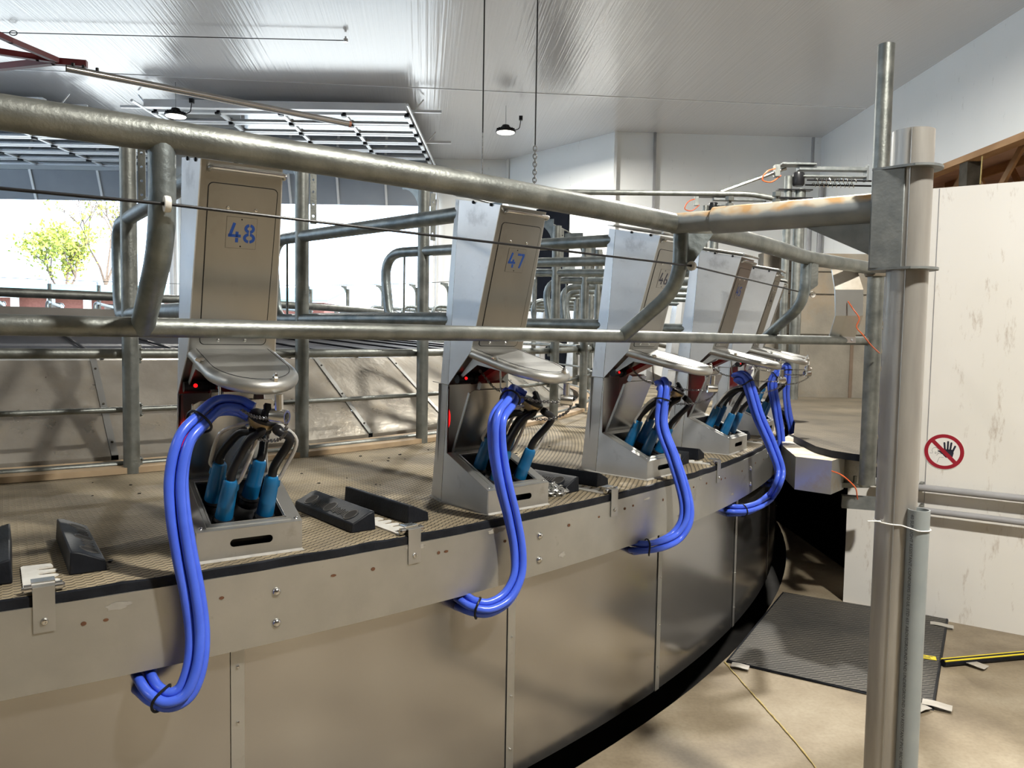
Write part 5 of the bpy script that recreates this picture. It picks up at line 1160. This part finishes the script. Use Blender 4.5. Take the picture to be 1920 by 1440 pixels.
# ================================================================ OVERHEAD THINGS
def highbay(p, lb, lit=True, power=LAMP_W):
    root = empty('high_bay_lamp', p, 0, lb, 'ceiling lamp', 'round high bay lamps')
    mb = MB(); mb.lathe([(.165, -.02), (.170, -.01), (.165, .012), (.10, .035), (.10, .055), (.075, .06), (.06, .10), (.03, .11), (.0001, .115)], 32); 
    for q_ in range(18):
        a = 2 * PI * q_ / 18; mb.box((.12 * math.cos(a), .12 * math.sin(a), .028), (.07, .005, .03), Matrix.Rotation(a, 3, 'Z'))
    mb.build('housing', 'black', root)
    mb = MB(); mb.lathe([(.150, -.0205), (.145, -.026), (.0001, -.030)], 32); mb.build('lens', 'lamp_glass', root)
    mb = MB(); mb.tube([(0, 0, .11), (0, 0, CEIL - p[2])], .004, 8); mb.build('hanger', 'conduit', root)
    mb = MB(); mb.tube(smooth_path([(.15, 0, .02), (.22, 0, .05), (.24, 0, .12), (.25, 0, .2)], 5), .007, 8); mb.box((.25, 0, .22), (.06, .06, .07)); mb.build('cord', 'black', root)
    ld = bpy.data.lights.new('lamp_light', 'AREA'); ld.shape = 'DISK'; ld.size = .30; ld.energy = power; ld.color = LAMP_COL
    lo = bpy.data.objects.new('lamp_light', ld); COL.objects.link(lo); lo.parent = root; lo.location = (0, 0, -.035)
    return root
highbay((-.176, 13.3, 5.08), 'lit round high bay lamp under the ceiling, in the middle distance', power=LAMP_W * 1.4)
highbay((-5.3, 12.35, 5.0), 'round high bay lamp partly behind the thick top pipe, above the left side')
highbay((2.25, .55, 4.9), 'round high bay lamp above and right of the viewer', power=LAMP_W * 1.35)
highbay((-5.5, -1.5, 4.9), 'round high bay lamp above the floor, left and behind the viewer', power=LAMP_W * .4)
highbay((2.5, 6.6, 5.1), 'added fill lamp above the exit bridge, out of view at the right', power=LAMP_W * 1.15)  # added lamp, kept out of view, to brighten the upper right wall
highbay((-11, 5, 5.0), 'round high bay lamp far to the left of the platform', power=LAMP_W * .8)
# dark red lattice boom with a stainless tube
bo = atz(125, 120, 3.56); bm = empty('lattice_boom', bo, 0, 'dark red lattice boom reaching in at top left, carrying the stainless tube', 'boom')
Bq = lambda x, y, z=3.56: atz(x, y, z) - bo
for pts, w_ in (([Bq(160, 120), Bq(100, 115), Bq(-60, 132)], .045), ([Bq(100, 112), Bq(70, 108), Bq(-60, 88)], .04), ([Bq(105, 112), Bq(20, 76), Bq(-60, 38)], .035)):
    for a_, b_ in zip(pts, pts[1:]):
        d_ = b_ - a_; mb = MB(); mb.box((a_ + b_) / 2, (w_, w_, d_.length + w_ * .5), d_.to_track_quat('Z', 'Y').to_matrix()); mb.build('boom_bar', 'red_paint', bm)
A = atz(124, 128, 3.5); B = atz(657, 233, 3.5); A0 = A.copy()
tb = empty('hanging_tube', A, 0, 'long stainless tube pointing right from the dark red boom, open copper coloured end', 'tube')
mb = MB(); mb.tube([Vector((0, 0, 0)), B - A], .026, 20, caps=False); mb.build('tube', 'chrome', tb)
mb = MB(); dd_ = (B - A).normalized(); mb.lathe([(.0265, -.02), (.0275, 0), (.023, .002), (.022, -.03), (.0001, -.03)], 20, cylm(B - A, dd_), caps=False); mb.build('end_ring', 'copper', tb)
for q_ in (.02, .05, .09): p = (B - A) * q_ + Vector((0, 0, .03)); mb = MB(); mb.lathe([(.012, -.01), (.012, .015), (.0001, .02)], 8, Matrix.Translation(p)); mb.build('clamp_bolt', 'black', tb)
# thin cable under the ceiling, two hanging cords
A = atz(648, 76, 5.42); B = atz(0, 61, 5.42); B = B + (B - A) * .5
cw = empty('ceiling_wire', A, 0, 'thin taut wire running left below the ceiling near the top left', 'wire'); mb = MB(); mb.tube([Vector((0, 0, 0)), B - A], .006, 6); mb.build('wire', 'black', cw)
mb = MB(); mb.lathe([(.03, -.02), (.03, .02), (.012, .025), (.012, .05)], 10); mb.build('anchor', 'chrome', cw)
p = atz(25, 62, 5.42) - A; mb = MB(); mb.tube([p + Vector((.05 * math.cos(t), 0, .03 * math.sin(t))) for t in [2 * PI * q_ / 12 for q_ in range(12)]], .006, 6, closed=True); mb.build('loop', 'black', cw)
for x, y, nm, lb in ((1002, 345, 'hanging_wire', 'dark cord with a short length of chain hanging from the ceiling, right one of two'), (904, 322, 'hanging_wire', 'dark cord hanging from the ceiling, left one of two')):
    p = aty(x, y, 6.6); rc = empty(nm, p, 0, lb, 'cord', 'cords hanging from the ceiling')
    mb = MB(); mb.tube([(0, 0, .32), (0, 0, CEIL - p.z)], .006, 8); mb.build('cord', 'black', rc)
    mb = MB()
    if x > 950: chain_mesh(mb, [(0, 0, 0), (0, 0, .16), (0, 0, .32)], .045, .005)
    else: mb.tube([(0, 0, -.1), (0, 0, .32)], .006, 6)
    mb.build('lower_end', 'bchain', rc)
# swing gate heads beyond the platform, long steel pipe across
YG = 8.35
def G2(x, y, Y=YG): return aty(x, y, Y)
mp_ = empty('cross_pipe', G2(1050, 360), 0, 'long dark-edged steel pipe crossing above the far stalls, bent down at its right end', 'pipe')
mb = MB(); mb.tube(fillet([Vector((0, 0, 0)), G2(1408, 364) - mp_.location, G2(1462, 374) - mp_.location, G2(1500, 376) - mp_.location], .1, 4), .028, 14); mb.build('pipe', 'galv', mp_)
def gatehead(x, ytop, ybot, Y, name, lb, sc_, big):
    c = aty(x, ytop, Y); base = aty(x, ybot, Y); root = empty(name, (c.x, Y, MT), 0, lb, 'gate post', 'gate posts with spring heads'); H_ = c.z - MT
    mb = MB(); mb.tube([(-.085 * sc_, 0, 0), (-.085 * sc_, 0, H_ - .05)], .040 * sc_, 16); mb.build('post', 'galv', root)
    mb = MB(); mb.tube([(.05 * sc_, .02, 0), (.05 * sc_, .02, H_ - .18)], .058 * sc_, 18); mb.build('post', 'galv', root)
    mb = MB(); mb.lathe([(.05, -.10), (.062, -.08), (.062, .02), (.055, .04)], 18, Matrix.Translation((.02 * sc_, .0, H_ - .05)) @ Matrix.Diagonal((sc_, sc_, sc_, 1)), caps=True); mb.build('pivot_cap', 'black', root)
    mb = MB(); mb.box((.0, 0, H_ + .07 * sc_), (.36 * sc_, .16 * sc_, .02)); mb.box((.37 * sc_, 0, H_ + .03 * sc_), (.72 * sc_, .10 * sc_, .035 * sc_)); mb.box((.37 * sc_, .0, H_ - .05 * sc_), (.70 * sc_, .10 * sc_, .015)); mb.box((.73 * sc_, 0, H_ - .01), (.02, .10 * sc_, .16 * sc_)); mb.build('top_bracket', 'bracket', root, bevel=.003)
    for z, y in ((-.09, -.03), (-.13, .03)):
        mb = MB(); z *= sc_; pts = [Vector((.18 * sc_ + q_ * .0075 * sc_, y + .022 * sc_ * math.cos(q_ * 1.05), H_ + z + .022 * sc_ * math.sin(q_ * 1.05))) for q_ in range(60)]; mb.tube(pts, .005 * sc_, 5); mb.build('spring', 'chrome', root)
        mb = MB(); mb.tube([(.10 * sc_, y, H_ + z), ((1.02 if y > 0 else .9) * sc_, y, H_ + z)], .009 * sc_, 8); mb.build('threaded_rod', 'black', root)
    for q_ in range(4):
        mb = MB(); mb.sheet([(-.20 * sc_, -.05), (.16 * sc_, -.05), (.16 * sc_, .05), (-.20 * sc_, .05)], (0, 0, H_ - .20 * sc_ - q_ * .085 * sc_), (1, 0, 0), (0, 1, 0), .012); mb.build('fin', 'black', root)
    mb = MB(); mb.box((-.22 * sc_, -.02, H_ + .0), (.05 * sc_, .08, .12 * sc_)); sb = mb.build('switch', 'galv', root)
    mb = MB(); mb.tube(smooth_path([(-.24 * sc_, -.05, H_ + .02), (-.34 * sc_, -.08, H_ - .02), (-.38 * sc_, -.06, H_ - .10), (-.28 * sc_, -.04, H_ - .12), (-.18 * sc_, -.04, H_ - .05)], 6), .008 * sc_, 6); mb.build('switch_cable', 'orange', sb)
    return root, c
r1, c1 = gatehead(1494, 322, 600, YG, 'gate_post', 'taller gate post pair with springs and bracket, left of the thick grey post', 1.0, True)
r2, c2 = gatehead(1335, 378, 500, 9.6, 'gate_post', 'lower gate post head just above the guard rail, left of the taller pair', .9, False)
A = G2(1474, 316); B = G2(1352, 360); mb = MB(); mb.tube([Vector((0, 0, 0)), B - A], .017, 10); o = mb.build('tie_rod', 'chrome', None, A); tag(o, 'slanting thin rod between the two gate post heads', 'rod')
# conduits on the far wall
for x, y0, y1, r_, lb in ((1525, 258, 313, .03, 'short vertical grey conduit high on the far white wall'), (1519, 400, 480, .045, 'vertical grey conduit on the far white wall, left of two lower ones'), (1541, 345, 480, .05, 'vertical grey conduit on the far white wall, right of two lower ones')):
    A = aty(x, y0, 14.72); B = aty(x, y1, 14.72); B.x = A.x; mb = MB(); mb.tube([Vector((0, 0, 0)), Vector((0, 0, B.z - A.z))], r_, 10); o = mb.build('wall_pipe', 'conduit', None, A); tag(o, lb, 'conduit')

# ---------------------------------------------------------------- barn roof seen through the opening
barn_slab = MB(); V = [(5.9, -6, 4.35), (12.5, -6, 5.2), (12.5, 15, 5.2), (5.9, 15, 4.35)]
barn_slab.add([Vector(v) for v in V] + [Vector(v) + Vector((0, 0, .1)) for v in V], [(3, 2, 1, 0), (4, 5, 6, 7), (0, 1, 5, 4), (1, 2, 6, 5), (2, 3, 7, 6), (3, 0, 4, 7)], 0, False); struct(barn_slab.build('ceiling_barn', 'roof_in'))
def truss(x, zb, zt_, lb):
    root = empty('roof_truss', (x, 8, zb), 0, lb, 'roof truss', 'timber trusses in the barn')
    mb = MB(); mb.box((0, 0, 0), (.045, 13, .19)); mb.build('bottom_chord', 'wood_dark' if x < 7 else 'wood', root)
    mb = MB(); mb.box((0, 0, zt_ - zb), (.045, 13, .14)); mb.build('top_chord', 'wood', root)
    for k in range(10):
        y0 = -6 + k * 1.25; a_ = Vector((0, y0, .05)); b_ = Vector((0, y0 + .62, zt_ - zb - .05)); c_ = Vector((0, y0 + 1.25, .05))
        for p, q_ in ((a_, b_), (b_, c_)):
            d_ = q_ - p; mb = MB(); mb.box((p + q_) / 2, (.04, .09, d_.length), d_.to_track_quat('Z', 'X').to_matrix() @ Matrix.Rotation(PI / 2, 3, 'Z')); mb.build('web', 'wood', root)
truss(6.5, 3.55, 4.30, 'nearest timber roof truss through the gap above the white partition, dark lower chord')
truss(7.9, 3.60, 4.52, 'second timber roof truss through the gap above the white partition')
truss(9.4, 3.65, 4.70, 'third timber roof truss, deepest in the gap above the white partition')
p = aty(1800, 320, 10.2); mb = MB(); mb.box((5.86, p.y, 2.03), (.18, .18, 4.06)); o = mb.build('timber_post', 'wood_dark'); tag(o, 'dark square timber post standing in the gap above the white partition', 'post')
mb = MB(); mb.tube([aty(1842, 292, 9.8), aty(1838, 345, 9.8)], .008, 6); o = mb.build('hanging_rope', 'rope'); tag(o, 'pale thin rope hanging in front of the barn trusses', 'rope')
highbay((8.2, 7.2, 3.3), 'added unseen lamp lighting the barn behind the white partition', power=LAMP_W * .9)  # hidden lamp added to give the barn its warm light
